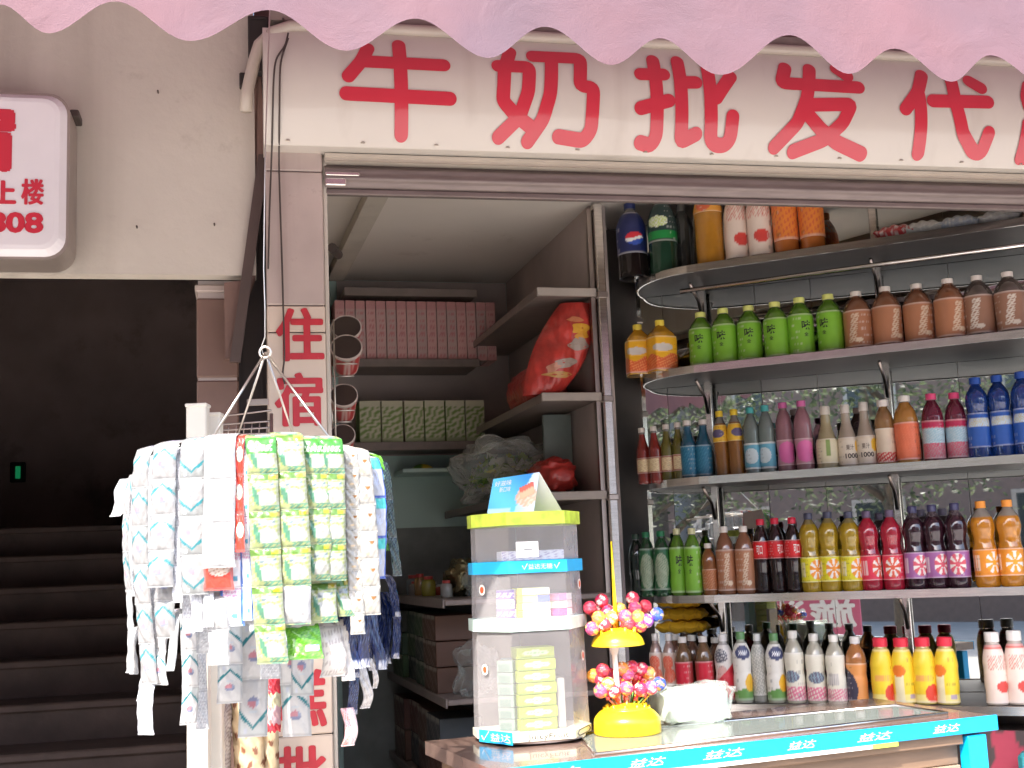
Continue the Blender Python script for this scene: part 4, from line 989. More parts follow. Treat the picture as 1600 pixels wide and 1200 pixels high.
def row(shelf, spec, cents, desc, y=.075, hpx=None, wpx=None, grp=None, cat='bottle', more=''):
    """cents: (x, top, base) in the photograph; builds one bottle and copies it along the shelf"""
    n = len(cents); proto = None
    FPH[0] = random.uniform(0, 9); FPH[1] = random.choice([13, 16, 19, 22]); FPH[2] = random.choice([-.7, -.4, .3, .55, .8])
    H = sum((b_ - t_) for _, t_, b_ in cents) / n
    y_ = y; P0 = DR.pix(cents[0][0], cents[0][2], y_); Y0 = DR.wor(*P0).y
    Hm = hpx or H
    Pm = DR.pix(cents[n // 2][0], cents[n // 2][2], y_); Ym = DR.wor(*Pm).y
    hh = Hm / FPX * Ym * 1.005; ww = wpx / FPX * Ym
    proto = make_bottle(spec[0], hh, ww, *spec[1:])
    for i, (px, t_, b_) in enumerate(cents):
        o = proto if i == 0 else copy_tree(proto)
        q = DR.pix(px, b_, y_)
        jy = random.uniform(-.010, .010)
        o.location = DR.wor(q.x, y_ + jy, zshelf[shelf] + .0004)
        ang = math.atan2(-(o.location.x), o.location.y)
        o.rotation_euler = (random.uniform(-.012, .012), random.uniform(-.016, .016), ang + random.uniform(-.5, .5) * (1 if n > 1 else .2))
        sc = (b_ - t_) / Hm * (DR.wor(*q).y / Ym); sc = max(.9, min(1.1, sc))
        o.scale = (1, 1, sc)
        sn_ = SHN[shelf]
        lab = (which(i, n) + ' ' + desc if n > 1 else desc) + ', ' + sn_ + more
        setp(o, lab, cat, (desc + ' on the ' + sn_) if n > 1 else None)
def ln(y0, y1, xs, tops):  # cents along a shelf, base between the two ends
    return [(x, t_, lerp(y0, y1, (x - xs[0]) / max(1, xs[-1] - xs[0]))) for x, t_ in zip(xs, tops)]
# --- top shelf
row(0, ('big', (.012, .008, .01), .86, (.02, .03, .12), 0, 0, (.30, .86, pepsi_l), 'x', None), [(990, 296, 421)], 'big black cola bottle with round red white blue emblem', wpx=48)
row(0, ('big', (.02, .075, .045), .9, (.02, .2, .06), 0, 0, (.38, .88, sprite_l), 'x', None), [(1038, 285, 417)], 'big green lemonade bottle beside the black cola', wpx=46)
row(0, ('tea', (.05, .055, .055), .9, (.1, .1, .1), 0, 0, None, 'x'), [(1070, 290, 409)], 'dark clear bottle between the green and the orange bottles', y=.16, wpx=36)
row(0, ('big', (.68, .30, .035), .97, (.7, .3, .05), 0, 0, (.62, .9, lambda u, v: (.70, .32, .05) if not ell(fr(u), v, -.2, .35, .4, .3) else (.62, .12, .05)), 'x'), [(1111, 262, 403)], 'big plain orange juice bottle', wpx=46)
row(0, ('yog', (.74, .60, .52), .97, (.6, .1, .08), 0, 0, (.06, .9, pinkwhite), 'x'), [(1152, 268, 395), (1190, 262, 388)], 'pale pink milk drink bottle with a red heart', wpx=39)
row(0, ('big', (.70, .20, .04), .95, (.6, .2, .06), 0, 0, (.18, .9, mirinda), 'x'), [(1230, 245, 383), (1270, 238, 377)], 'big orange soda bottle', wpx=40)
# --- second shelf
row(1, ('square', (.86, .42, .03), .95, (.86, .66, .08), 0, 0, (.03, .66, orange_juice_l), 'x'), [(999, 506, 588), (1036, 499, 583)], 'yellow and orange square juice bottle with a yellow cap', wpx=42)
row(1, ('tea', (.16, .36, .03), .90, (.72, .74, .22), .42, 0, (.05, .70, tea_l), 'x', tea_glyphs()), ln(571, 545, [1097, 1135, 1173, 1217, 1254, 1300], [480, 473, 468, 462, 454, 447]), 'green tea bottle with yellow cap', wpx=40)
row(1, ('big', BROWN, .93, (.72, .66, .60), .38, 0, (.06, .66, brown_l), 'x'), ln(537, 524, [1344, 1389, 1438, 1487], [440, 433, 429, 423]), 'brown milk tea bottle with white cap', wpx=46)
row(1, ('big', (.19, .15, .125), .93, (.72, .66, .60), .38, 0, (.06, .66, lambda u, v: mixc(brown_l(u, v), (.16, .13, .11), .45) if brown_l(u, v)[0] < .5 else (.62, .56, .48)), 'x'), ln(519, 513, [1533, 1583], [417, 411]), 'greyish tea bottle with white cap', wpx=47)
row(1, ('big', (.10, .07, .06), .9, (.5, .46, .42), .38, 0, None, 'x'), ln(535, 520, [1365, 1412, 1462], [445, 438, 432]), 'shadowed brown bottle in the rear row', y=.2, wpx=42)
# --- third shelf
row(2, ('glass', (.34, .035, .025), .88, (.70, .64, .58), .5, 0, (.16, .44, gold_l), 'x'), ln(753, 751, [1008, 1027], [667, 664]), 'small red bottle with gold label', wpx=21)
row(2, ('glass', (.20, .18, .03), .88, (.70, .64, .58), .5, 0, (.16, .44, gold_l), 'x'), ln(750, 749, [1044, 1062], [661, 658]), 'small olive bottle with gold label', wpx=20)
row(2, ('glass', (.02, .14, .24), .9, (.70, .66, .62), .5, 0, (.06, .56, plain((.02, .17, .30), (.06, .26, .40), .7)), 'x'), ln(748, 746, [1079, 1101], [655, 653]), 'small blue bottle with white cap', wpx=25)
row(2, ('tea', (.40, .16, .03), .8, (.84, .60, .05), .5, 0, (.52, .78, dots_l((.78, .48, .04), (.12, .10, .20), None, .5, .6, .25)), 'x'), ln(744, 742, [1131, 1153], [640, 637]), 'amber tea bottle with yellow cap and shoulder label', wpx=24)
row(2, ('tea', (.24, .30, .28), .85, (.06, .36, .36), .5, 0, (.08, .46, dots_l((.12, .38, .52), (.55, .66, .70), (.6, .66, .66), .5, .6, .3)), 'x', None, (.22, .27, .26)), ln(740, 738, [1179, 1202], [634, 630]), 'clear bottle with teal cap and blue label', wpx=25)
row(2, ('cola', (.46, .22, .26), .88, (.55, .12, .32), .5, 0, (.10, .46, dots_l((.46, .24, .28), (.68, .14, .38), None, .5, .75, .42)), 'x', None, (.40, .28, .27)), ln(737, 735, [1230, 1260], [626, 624]), 'pinkish bottle with pink cap and round label', wpx=28)
row(2, ('neck', (.60, .52, .30), .92, (.66, .62, .54), .46, 0, (.10, .48, lambda u, v: (.70, .64, .44) if not (abs(fr(u) - .1) < .12 and .3 < v < .95) else (.24, .34, .10)), 'x'), [(1295, 631, 731)], 'pale yellow long necked bottle with green writing', wpx=33)
row(2, ('neck', (.66, .56, .44), .92, (.68, .64, .58), .46, 0, (.06, .48, lambda u, v: (.72, .64, .52) if not ell(fr(u), v, .55, .66, .3, .24) else (.85, .52, .05)), 'x', [('1000', .30, .70, .22, .40, (.08, .06, .05), .03), ('果汁', .34, .58, .52, .72, (.14, .10, .08), .01)]), ln(729, 727, [1327, 1356], [628, 624]), 'cream long necked bottle with a 1000 label', wpx=31)
row(2, ('milk', (.46, .25, .10), .92, (.74, .70, .66), .6, 0, (.05, .56, lambda u, v: (.60, .05, .05) if v < .28 and noise(fr(u) * 3, v * 3) > .4 else (.72, .60, .46)), 'x'), [(1387, 620, 724)], 'brownish bottle with white cap and red white label', wpx=30)
row(2, ('tea', (.66, .30, .06), .9, (.74, .70, .66), .5, 0, (.06, .60, lambda u, v: (.78, .20, .10) if abs(fr(u)) < .62 and .2 < v < .9 and noise(fr(u) * 7, v * 12) > .72 else (.74, .17, .08)), 'x'), [(1422, 614, 722)], 'orange bottle with white cap and salmon label', wpx=37)
row(2, ('tea', (.20, .02, .05), .9, (.66, .06, .18), .5, 0, (.05, .60, pome_l), 'x'), ln(717, 715, [1462, 1498], [609, 607]), 'dark purple bottle with pink cap and fruit label', wpx=33)
row(2, ('fanta', (.012, .055, .27), .95, (.015, .07, .34), .5, 0, (.14, .56, blue_l), 'x'), ln(711, 707, [1533, 1570, 1606], [582, 578, 574]), 'tall blue sports drink bottle', wpx=35)
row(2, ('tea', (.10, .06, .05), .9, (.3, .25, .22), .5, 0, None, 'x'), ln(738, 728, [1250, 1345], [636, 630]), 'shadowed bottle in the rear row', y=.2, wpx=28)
# --- fourth shelf
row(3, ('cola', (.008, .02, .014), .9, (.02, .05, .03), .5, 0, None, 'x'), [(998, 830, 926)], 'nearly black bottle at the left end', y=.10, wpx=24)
row(3, ('cola', (.012, .09, .03), .95, (.01, .16, .06), .5, 0, (.10, .74, lambda u, v: (.34, .40, .28) if ell(fr(u), v, 0, .45, .62, .42) and noise(fr(u) * 4, v * 6) > .22 else (.015, .11, .035)), 'x'), ln(926, 925, [1013, 1037], [827, 825]), 'dark green lemonade bottle with pale label', wpx=25)
row(3, ('tea', (.15, .34, .03), .90, (.72, .70, .40), .42, 0, (.05, .72, tea_l), 'x', tea_glyphs()), ln(925, 924, [1061, 1086], [822, 821]), 'slim green tea bottle with cream cap', wpx=26)
row(3, ('tea', (.36, .13, .04), .9, (.70, .64, .56), .5, 0, (.1, .5, plain((.42, .14, .05), (.55, .25, .12), .7)), 'x'), [(1112, 846, 925)], 'short orange brown bottle between green tea and milk tea', wpx=23)
row(3, ('tea', BROWN, .92, (.72, .66, .60), .45, 0, (.06, .66, brown_l), 'x'), ln(923, 922, [1138, 1167], [819, 818]), 'slim brown milk tea bottle with white cap', wpx=29)
row(3, ('cola', (.022, .008, .008), .90, (.62, .02, .05), .48, 0, (.46, .70, cola_l), 'x', [('可口', .40, .62, .25, .75, (.8, .72, .68), .02)], (.10, .08, .08)), ln(922, 920, [1192, 1218, 1244], [808, 806, 805]), 'dark cola bottle with red cap and red label', wpx=26)
row(3, ('fanta', (.56, .36, .02), .86, (.06, .06, .10), .42, 0, (.13, .44, fanta_l((.68, .60, .02), (.80, .28, .03), 0)), 'x', None, (.34, .26, .10)), ln(920, 918.5, [1271, 1301, 1334], [799, 797, 797]), 'yellow soda bottle with dark cap', wpx=32)
row(3, ('fanta', (.56, .02, .05), .9, (.12, .08, .14), .42, 0, (.13, .44, fanta_l((.68, .03, .07), (.70, .10, .05), 0)), 'x', None, (.40, .10, .12)), ln(918.5, 917, [1365, 1399], [797, 795]), 'bright red soda bottle', wpx=32)
row(3, ('fanta', (.045, .012, .022), .86, (.05, .045, .11), .42, 0, (.13, .44, fanta_l((.34, .12, .32), (.66, .10, .14), 0)), 'x', None, (.16, .12, .13)), ln(917, 916, [1434, 1467, 1501], [790, 788, 786]), 'dark grape soda bottle with purple label', wpx=34)
row(3, ('fanta', (.74, .28, .02), .82, (.78, .28, .04), .42, 0, (.13, .44, fanta_l((.76, .26, .02), (.80, .34, .02), 0)), 'x', None, (.42, .36, .30)), ln(915, 914, [1545, 1584], [783, 781]), 'orange soda bottle with orange cap', wpx=37)
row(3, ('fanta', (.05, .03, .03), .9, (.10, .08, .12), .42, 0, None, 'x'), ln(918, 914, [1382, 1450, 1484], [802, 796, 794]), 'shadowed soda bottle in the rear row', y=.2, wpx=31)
# --- lowest shelf
row(4, ('milk', (.60, .40, .34), .95, (.74, .70, .66), .42, 0, (.05, .72, grapef), 'x'), ln(1093, 1092, [1029, 1050], [992, 991]), 'white capped grapefruit drink bottle', wpx=21)
row(4, ('tea', (.24, .13, .06), .93, (.72, .68, .63), .5, 0, (.08, .62, redtea), 'x'), ln(1096, 1095, [1074, 1105], [999, 997]), 'reddish tea bottle with white cap', wpx=27)
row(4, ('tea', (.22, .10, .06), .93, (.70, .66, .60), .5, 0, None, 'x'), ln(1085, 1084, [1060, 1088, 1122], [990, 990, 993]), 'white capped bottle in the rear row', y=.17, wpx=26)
row(4, ('milk', (.76, .72, .68), .95, (.76, .73, .70), .44, 0, (.04, .84, redmilk), 'x'), [(1136, 1003, 1104)], 'white milk bottle with red wave and dark patch', wpx=28)
row(4, ('milk', (.62, .62, .50), .95, (.12, .28, .10), .48, 0, (.04, .84, fruit_white((.82, .46, .03), (.14, .32, .08), (.06, .07, .16))), 'x'), [(1165, 1001, 1106), (1215, 1002, 1105)], 'white fruit milk bottle with green cap and orange fruit', wpx=28)
row(4, ('milk', (.44, .44, .40), .95, (.70, .70, .66), .44, 0, (.10, .84, lambda u, v: (.36, .36, .32) if noise(fr(u) * 3, v * 8) > .4 else (.62, .60, .54)), 'x'), [(1191, 1001, 1102)], 'greyish clear bottle between the two green capped milk bottles', y=.10, wpx=23)
row(4, ('milk', (.74, .70, .56), .95, (.76, .73, .66), .44, 0, (.04, .70, milk_pink), 'x'), ln(1103, 1101, [1246, 1278], [996, 998]), 'cream milk bottle with pink foot and white cap', wpx=29)
row(4, ('milk', (.74, .70, .56), .95, (.76, .73, .66), .44, 0, (.04, .70, grey_code), 'x'), [(1311, 998, 1100)], 'cream milk bottle turned to show its grey code panel', wpx=29)
row(4, ('milk', (.66, .26, .08), .93, (.74, .70, .66), .44, 0, (.04, .60, darkO), 'x'), [(1341, 1000, 1099)], 'orange bottle with a dark blue curved label', wpx=31)
row(4, ('yog', (.82, .66, .20), .97, (.72, .03, .06), .66, 0, (.03, .82, yog_l(0)), 'x'), [(1383, 1012, 1110), (1450, 1012, 1111)], 'yellow yogurt bottle with red cap and red roundel', wpx=34)
row(4, ('yog', (.82, .66, .20), .97, (.72, .03, .06), .66, 0, (.03, .82, yog_l(1)), 'x'), [(1416, 1012, 1110), (1484, 1012, 1112)], 'yellow yogurt bottle with red cap showing an orange spot', wpx=34)
row(4, ('yog', (.72, .62, .54), .97, (.74, .70, .66), .66, 0, (.03, .82, pinkwhite), 'x'), [(1562, 1013, 1121), (1595, 1012, 1122)], 'white milk drink bottle with white cap and red heart', wpx=33)
# yellow packets on the wall shelf behind and pale bags on the top shelf
for i in range(3):
    q = DR.pix(1030, 990 - i * 20, .2)
    o = thing('yellow_packet', ('lowest', 'middle', 'topmost')[i] + ' of three stacked mustard yellow packets under the fourth shelf', 'packet', DR.wor(q.x, .2, q.z), DR.yaw, 'stacked mustard yellow packets')
    w = .175 - .008 * i; g = MB()
    for sg in (1, -1): g.grid(lambda u, v: (w * u, .09 * (v - .5), sg * .022 * (math.sin(math.pi * u) * math.sin(math.pi * v)) ** .22 + .003 * math.sin(u * 23 + v * 8) + .022), 26, 14, lambda u, v: (.62, .36, .02) if noise(u * 6, v * 3) > .2 else (.40, .20, .02))
    g.obj('film', M['label'], o, smooth=True)
for i, (px, lab, cc) in enumerate(((1395, 'red topped snack packet lying on the top shelf at right', (.5, .05, .05)), (1440, 'pale silver packet lying on the top shelf', (.55, .53, .5)), (1495, 'bluish white packet lying on the top shelf at far right', (.42, .45, .52)), (1560, 'white and grey packet at the right end of the top shelf', (.55, .52, .52)))):
    q = DR.pix(px, 345, .1); o = thing('snack_packet', lab, 'packet', DR.wor(q.x - .06, .05, zshelf[0] + .001), DR.yaw)
    g = MB()
    for sg in (1, -1): g.grid(lambda u, v: (.13 * u, .15 * v, .032 + sg * .032 * (math.sin(math.pi * u) * math.sin(math.pi * v)) ** .45 + .003 * math.sin(u * 25 + v * 9)), 22, 20, lambda u, v: cc if noise(u * 4 + i, v * 3) > .3 else (.66, .64, .60))
    g.obj('film', M['label'], o, smooth=True)

# goods on the floor below the lowest shelf, at the right
def FX(px, py, y): q = DR.pix(px, py, y); return q
q = FX(1575, 1200, .10); o = thing('patterned_box', 'dark box with a red flower print under the lowest drinks shelf', 'box', DR.wor(q.x - .07, .06, FLOOR + .001), DR.yaw)
hB_ = FX(1575, 1142, .06).z - FLOOR
def flower(u, v):
    a = math.atan2(v - .88, (u - .5) * .45); r_ = math.hypot((v - .88) * 2.2, (u - .5)); return (.42, .05, .09) if r_ < .30 + .06 * math.sin(a * 6) else (.07, .05, .05)
g = MB(); g.box(0, .15, .001, .13, 0, hB_, (.07, .05, .05), b=.003); g.grid(lambda u, v: (.15 * u, 0, hB_ * v), 20, 60, flower); g.obj('carton', M['card'], o)
o = thing('blue_pack', 'blue wrapped pack standing by the blue counter post', 'pack', DR.wor(FX(1590, 1180, -.02).x, -.04, FLOOR + .001), DR.yaw)
hP = FX(1590, 1178, -.04).z - FLOOR
g = MB(); g.box(0, .12, 0, .06, 0, hP, lambda p_: (.03, .10, .32) if p_[2] < hP - .02 else (.05, .32, .36), b=.012); g.grid(lambda u, v: (.01 + .1 * u, -.001, hP * (.5 + .45 * v)), 10, 20, lambda u, v: (.03, .12, .40) if noise(u * 5, v * 5) > .4 else (.3, .42, .55)); g.obj('wrap', M['label'], o)
# ================================================================== COUNTER
ZT = 1.2
c_fl, c_fr = CT.pixz(772, 1204, ZT), CT.pixz(1560, 1119, ZT)
c_bl, c_br = CT.pixz(664, 1158, ZT), CT.pixz(1366, 1091, ZT)
ct = thing('counter', 'brown shop counter with a glass inset top and bright blue front edge', 'counter', CT.o, CT.yaw)
def prism(g, P, z0, z1, c=None):
    n = len(P); return g.add([(x, y, z0) for x, y in P] + [(x, y, z1) for x, y in P], [tuple(range(n))[::-1], tuple(range(n, 2 * n))] + [(i, (i + 1) % n, (i + 1) % n + n, i + n) for i in range(n)], c)
TOP = [(c_fl.x, .0), (c_fr.x, .0), (c_br.x, c_br.y), (c_bl.x, c_bl.y)]
g = MB(); prism(g, TOP, ZT - .03, ZT); g.obj('top', M['topbrown'], ct)
GL = [CT.pixz(*p_, ZT + .001) for p_ in ((930, 1181), (1480, 1116), (1397, 1104), (905, 1150))]
g = MB(); prism(g, [(p_.x, p_.y) for p_ in GL], ZT + .0006, ZT + .004); g.obj('glass', M['counterglass'], ct)
g = MB(); g.tube([(p_.x, p_.y, ZT + .004) for p_ in GL], .0045, 6, closed=True); g.obj('glass_trim', M['steel'], ct, smooth=True)
xe0, xe1 = c_fl.x - .01, c_fr.x
g = MB(); g.box(xe0, xe1, -.006, -.0005, ZT - .032, ZT + .003, b=.0015); g.obj('edge_strip', M['blueedge'], ct)
g = MB(); g.box(xe0, CT.pix(1400, 1150).x, -.005, .004, ZT - .041, ZT - .0325); g.obj('pale_strip', M['whiteplastic'], ct)
g = MB(); g.box(CT.pix(1360, 1150).x, CT.pix(1400, 1150).x, -.0055, .003, ZT - .0412, ZT - .0322); g.obj('lime_strip', M['lime'], ct)
for px, py, wd in ((860, 1204, 95), (1010, 1180, 60), (1130, 1168, 66), (1252, 1156, 46), (1366, 1144, 56), (1478, 1132, 44)):
    a = CT.pix(px - wd / 2, py, -.006); b_ = CT.pix(px + wd / 2, py, -.006); h = .0085
    vs, fs = text_mesh('益达', 1, .0, (a.x, ZT - .0145 - h, b_.x, ZT - .0145 + h), .3); g = MB(); g.add([(x, -.0066, z) for x, z in vs], fs); g.obj('lettering', M['whiteplastic'], ct)
xb1 = CT.pix(1500, 1160, .02).x
zz = [ZT - .03, ZT - .058, ZT - .105, ZT - .21, .62, FLOOR]
for k in range(5):
    g = MB(); g.box(c_bl.x + .12, xb1, (.008, .03, .024, .03, .03)[k], .05 + .0 * k, zz[k + 1] + .001, zz[k], b=.002); g.obj('front_board', (M['wood'], M['wood'], M['woodlight'], M['wood'], M['woodlight'])[k], ct)
g = MB(); ax, bx_ = CT.pix(1513, 1160, -.002).x, CT.pix(1542, 1160, -.002).x; g.box(ax, bx_, -.003, .03, .30, ZT - .0385, b=.002); g.obj('blue_post', M['blueedge'], ct)
g = MB(); prism(g, [(TOP[0][0] + .12, .055), (xb1 - .02, .055), (TOP[2][0] - .03, TOP[2][1] - .03), (TOP[3][0] + .03, TOP[3][1] - .03)], FLOOR, ZT - .031); g.obj('carcass', M['wood'], ct)
q = AL.pix(1, 1, 0)

# ================================================================== GUM DISPLAY
gd0 = atz(845, 1160, ZT)
GD = Frame(gd0, R(14))
gd = thing('gum_display', 'clear tiered acrylic chewing gum display tower on the counter', 'display stand', (gd0.x, gd0.y, ZT + .0045), GD.yaw)
def gz(py): return GD.pix(845, py, 0).z - ZT - .0045
def oct_(k, dy=0):
    k *= 1.08; return [(-.122 * k, .052), (-.068 * k, -.052 * k), (.060 * k, -.052 * k), (.122 * k, .045), (.118 * k, .118), (-.118 * k, .122)]
def tier(name, k0, k1, z0, z1, mt, wall=.0022, lidtop=False):
    P0, P1 = oct_(k0), oct_(k1); n = 6; g = MB()
    g.add([(x, y, z0) for x, y in P0] + [(x, y, z1) for x, y in P1], [(i, (i + 1) % n, (i + 1) % n + n, i + n) for i in range(n)]); return g.obj(name, mt, gd)
def band(name, k, z0, z1, mt):
    g = MB(); prism(g, oct_(k), z0, z1); return g.obj(name, mt, gd)
zf, zb0, z3, z3b, z2, z2b, z1_, z1b, zt_ = 0, gz(1166), gz(1140), gz(983), gz(964), gz(894), gz(875), gz(820), gz(800)
g = MB(); g.lathe([(.112, 0), (.114, .002), (.114, .0065), (.10, .007)], 40, o=(0, .034, 0), sy=.74); g.obj('foot', M['whiteplastic'], gd, smooth=True, angle=R(40))
zb_lo = .0072
band('base_band', 1.02, zb_lo, z3, mat('band_white', (.74, .74, .62), .35, var=.05))
tier('bottom_case', .99, .965, z3 + .0005, z3b - .0005, M['acrylic'])
band('middle_trim', 1.03, z3b, z2, M['cleartrim'])
tier('middle_case', .96, .94, z2 + .0005, z2b - .0005, M['acrylic'])
band('blue_trim', 1.0, z2b, z1_, M['bluetrim'])
tier('top_case', .93, .93, z1_ + .0005, z1b - .0005, M['acrylic'])
band('lime_trim', .99, z1b, zt_, M['lime'])
def face_text(s, c, x0, z0, x1, z1, mt, bold=.0, y=-.0005, name='lettering', k=1.02):
    """lettering on the front or angled side of the octagonal tower"""
    vs, fs = text_mesh(s, 1, bold, (x0, z0, x1, z1)); g = MB(); yy = -.052 * k * 1.08
    g.add([(x, yy - .0012, z) for x, z in vs], fs); g.obj(name, mt, gd)
zm = (zb_lo + z3) / 2
face_text('JuicyFruit', 0, -.044, zm - .007, .050, zm + .007, mat('ink', (.06, .05, .04), .5))
P0, P1 = oct_(1.02)[0], oct_(1.02)[1]
g = MB(); d = Vector((P1[0] - P0[0], P1[1] - P0[1], 0)); nrm = Vector((d.y, -d.x, 0)).normalized()
def side_pt(t, z, off): p_ = Vector((P0[0], P0[1], 0)) + d * t + nrm * off; return (p_.x, p_.y, z)
g.add([side_pt(.06, zm - .014, .001), side_pt(.97, zm - .014, .001), side_pt(.97, zm + .013, .001), side_pt(.06, zm + .013, .001)], [(0, 1, 2, 3)]); g.obj('blue_label', M['bluetrim'], gd)
vs, fs = text_mesh('益达', 1, .0, (.38, -.010, .92, .008)); g = MB(); g.add([side_pt(x, zm + z, .0016) for x, z in vs], fs); g.obj('lettering', M['whiteplastic'], gd)
g = MB(); g.tube([side_pt(.14, zm + .0, .002), side_pt(.2, zm - .009, .002), side_pt(.34, zm + .010, .002)], .0012, 5); g.obj('tick_mark', M['whiteplastic'], gd)
P2, P3 = oct_(1.02)[2], oct_(1.02)[3]; d2 = Vector((P3[0] - P2[0], P3[1] - P2[1], 0)); n2 = Vector((d2.y, -d2.x, 0)).normalized()
def rs_pt(t, z, off, k=1.0): p_ = Vector((P2[0] * k, P2[1] * k, 0)) + d2 * t + n2 * off; return (p_.x, p_.y, z)
g = MB(); L_ = [(.12, 0), (.22, .006), (.82, .006), (.92, 0), (.82, -.006), (.22, -.006)]
g.tube([rs_pt(t_, zm + z, .001) for t_, z in L_], .0009, 5, closed=True); g.obj('arrow_outline', mat('ink_dark', (.05, .05, .05), .5), gd)
# blue band ticks and white bits, yellow bits on the lime band, round stickers on the cases
for x0 in (-.040, .035):
    g = MB(); z_ = (z2b + z1_) / 2; g.tube([(x0, -.0572, z_ + .003), (x0 + .004, -.0572, z_ - .006), (x0 + .012, -.0572, z_ + .007)], .0011, 5); g.obj('tick_mark', M['whiteplastic'], gd)
vs, fs = text_mesh('益达无糖', 1, 0, (-.026, (z2b + z1_) / 2 - .006, .030, (z2b + z1_) / 2 + .006)); g = MB(); g.add([(x, -.0570, z) for x, z in vs], fs); g.obj('lettering', M['whiteplastic'], gd)
def sticker(t, z, left, k):
    o = MB(); n = 20; A = side_pt if left else rs_pt; r_ = .0105
    dl = d.length if left else d2.length; kk = -.006
    for rad_, cc, of in ((1, (.78, .74, .70), .0), (.62, (.62, .10, .03), .0006)):
        o.add([A(t + r_ * rad_ * math.cos(2 * math.pi * i / n) / dl, z + 1.15 * r_ * rad_ * math.sin(2 * math.pi * i / n), of + kk + .008) for i in range(n)], [tuple(range(n))], cc)
    o.obj('round_sticker', M['label'], gd)
sticker(.3, gz(1042), True, 1); sticker(.62, gz(1028), False, 1); sticker(.3, gz(918), True, 1); sticker(.62, gz(915), False, 1)
g = MB(); g.box(-.052, .0, -.0540, -.0530, gz(870), gz(846), c=(.80, .78, .76)); g.box(-.034, -.014, -.0544, -.0541, gz(859), gz(857), c=(.2, .2, .2)); g.obj('price_card', M['card'], gd)
# gum inside
def gum(label, grp, x, y, z, w, dp, h, cf, rz=0):
    o = thing('gum_box', label, 'gum box', GD.wor(x, y, ZT + .0045 + z), GD.yaw + rz, grp); g = MB(); e = cf(.5, .5)
    g.box(-w / 2, w / 2, .0006, dp, 0, h, c=cf(.02, .5), b=.0012)
    g.grid(lambda u, v: (w * (u - .5) * .985, 0, h * (.02 + .96 * v)), 24, 8, cf); g.obj('carton', M['card'], o); return o
def gy(u, v):
    if ell(u, v, .5, .5, .36, .26): return (.46, .54, .36) if not (abs(v - .5) < .12 and .28 < u < .72 and noise(u * 40, 2) > .4) else (.16, .40, .10)
    return (.32, .40, .03) if v > .14 else (.17, .25, .02)
hb = (gz(1010) - z3) / 7
ords = ('lowest', 'second', 'third', 'fourth', 'fifth', 'sixth', 'topmost')
for i in range(7): gum('%s yellow green gum carton of the tall central stack' % ords[i], 'yellow green gum cartons stacked in the display', -.006 + .002 * (i % 2), -.012, z3 + .001 + hb * i, .088, .06, hb - .0012, gy)
def gt(u, v): return (.075, .15, .12) if v < .75 and .1 < u < .8 else (.14, .22, .18)
hc = (gz(1030) - z3) / 6
for i in range(6): gum('%s pale teal gum pack of the left stack' % (ords[i] if i < 5 else 'topmost'), 'pale teal gum packs at the left of the display', -.073, .015, z3 + .001 + hc * i, .040, .05, hc - .0012, gt, R(-38))
gum('upright sky blue gum carton behind the teal packs', None, -.048, .055, z3 + .001, .03, .04, gz(1030) - z3, lambda u, v: (.06, .22, .27))
gum('upright white gum carton right of the yellow stack', None, .052, -.002, z3 + .001, .018, .06, gz(1062) - z3, lambda u, v: (.28, .275, .25))
hh = (gz(918) - z2) / 3.1
for i, (cc, c2) in enumerate((((.10, .05, .26), (.5, .45, .6)), ((.45, .40, .55), (.15, .1, .3)), ((.12, .06, .30), (.6, .5, .62)))):
    gum('%s purple gum packet at left of middle tier' % ('lowest', 'middle', 'topmost')[i], 'purple gum packets in the middle tier', -.066, .012, z2 + .001 + hh * i, .046, .05, hh - .001, lambda u, v, cc=cc, c2=c2: c2 if abs(v - .45) < .22 and noise(u * 22, v) > .5 else cc, R(-38))
for i, cc in enumerate(((.78, .76, .70), (.72, .72, .70), (.78, .66, .30), (.78, .74, .62))):
    gum('%s white and yellow gum carton in middle tier centre' % ('lowest', 'second', 'third', 'topmost')[i], 'white and yellow gum cartons in the middle tier', -.004, -.010, z2 + .001 + hh * .78 * i, .076, .055, hh * .78 - .001, lambda u, v, cc=cc, i=i: (.70, .62, .06) if u < .16 else ((.14, .18, .50) if i == 2 and u > .6 else cc))
for i, cc in enumerate(((.50, .06, .28), (.72, .68, .68), (.62, .22, .42))):
    gum('%s magenta and white gum packet at right of middle tier' % ('lowest', 'middle', 'topmost')[i], 'magenta gum packets in the middle tier', .074, .002, z2 + .001 + hh * .8 * i, .050, .045, hh * .8 - .001, lambda u, v, cc=cc: (.74, .70, .70) if u > .6 else cc, R(38))
gum('long white and violet gum carton in top tier', None, .006, .02, z1_ + .001, .15, .05, .022, lambda u, v: (.66, .60, .66) if noise(u * 20, v * 3) > .3 else (.34, .26, .42))
# tent card on top
tc0 = GD.wor(-.01, .03, 0); 
td = thing('tent_card', 'folded white tent card with a blue printed face on the display tower', 'card', (tc0.x, tc0.y, ZT + .0045 + zt_ + .0005), GD.yaw + R(-12))
hT = .094; zr = hT; x0, x1 = -.085, .022
slope = lambda u: 0
g = MB(); F0 = [(x0, -.045, 0), (x1, -.045, .0), (x1 + .02, .005, zr), (x0 + .018, .005, zr - .012)]
def bil(F, u, v): a = Vector(F[0]).lerp(Vector(F[1]), u); b_ = Vector(F[3]).lerp(Vector(F[2]), u); return a.lerp(b_, v)
def tcf(u, v):
    if ell(u, v, .80, .40, .24, .26): return (.62, .40, .28) if noise(u * 9, v * 4) > .4 else (.72, .56, .44)
    if v < .12 and u < .5: return (.40, .62, .80)
    return mixc((.02, .22, .60), (.10, .50, .78), .5 + .5 * math.sin(u * 3 + v * 2)) if u < .56 + .3 * v else mixc((.06, .42, .74), (.6, .75, .85), u)
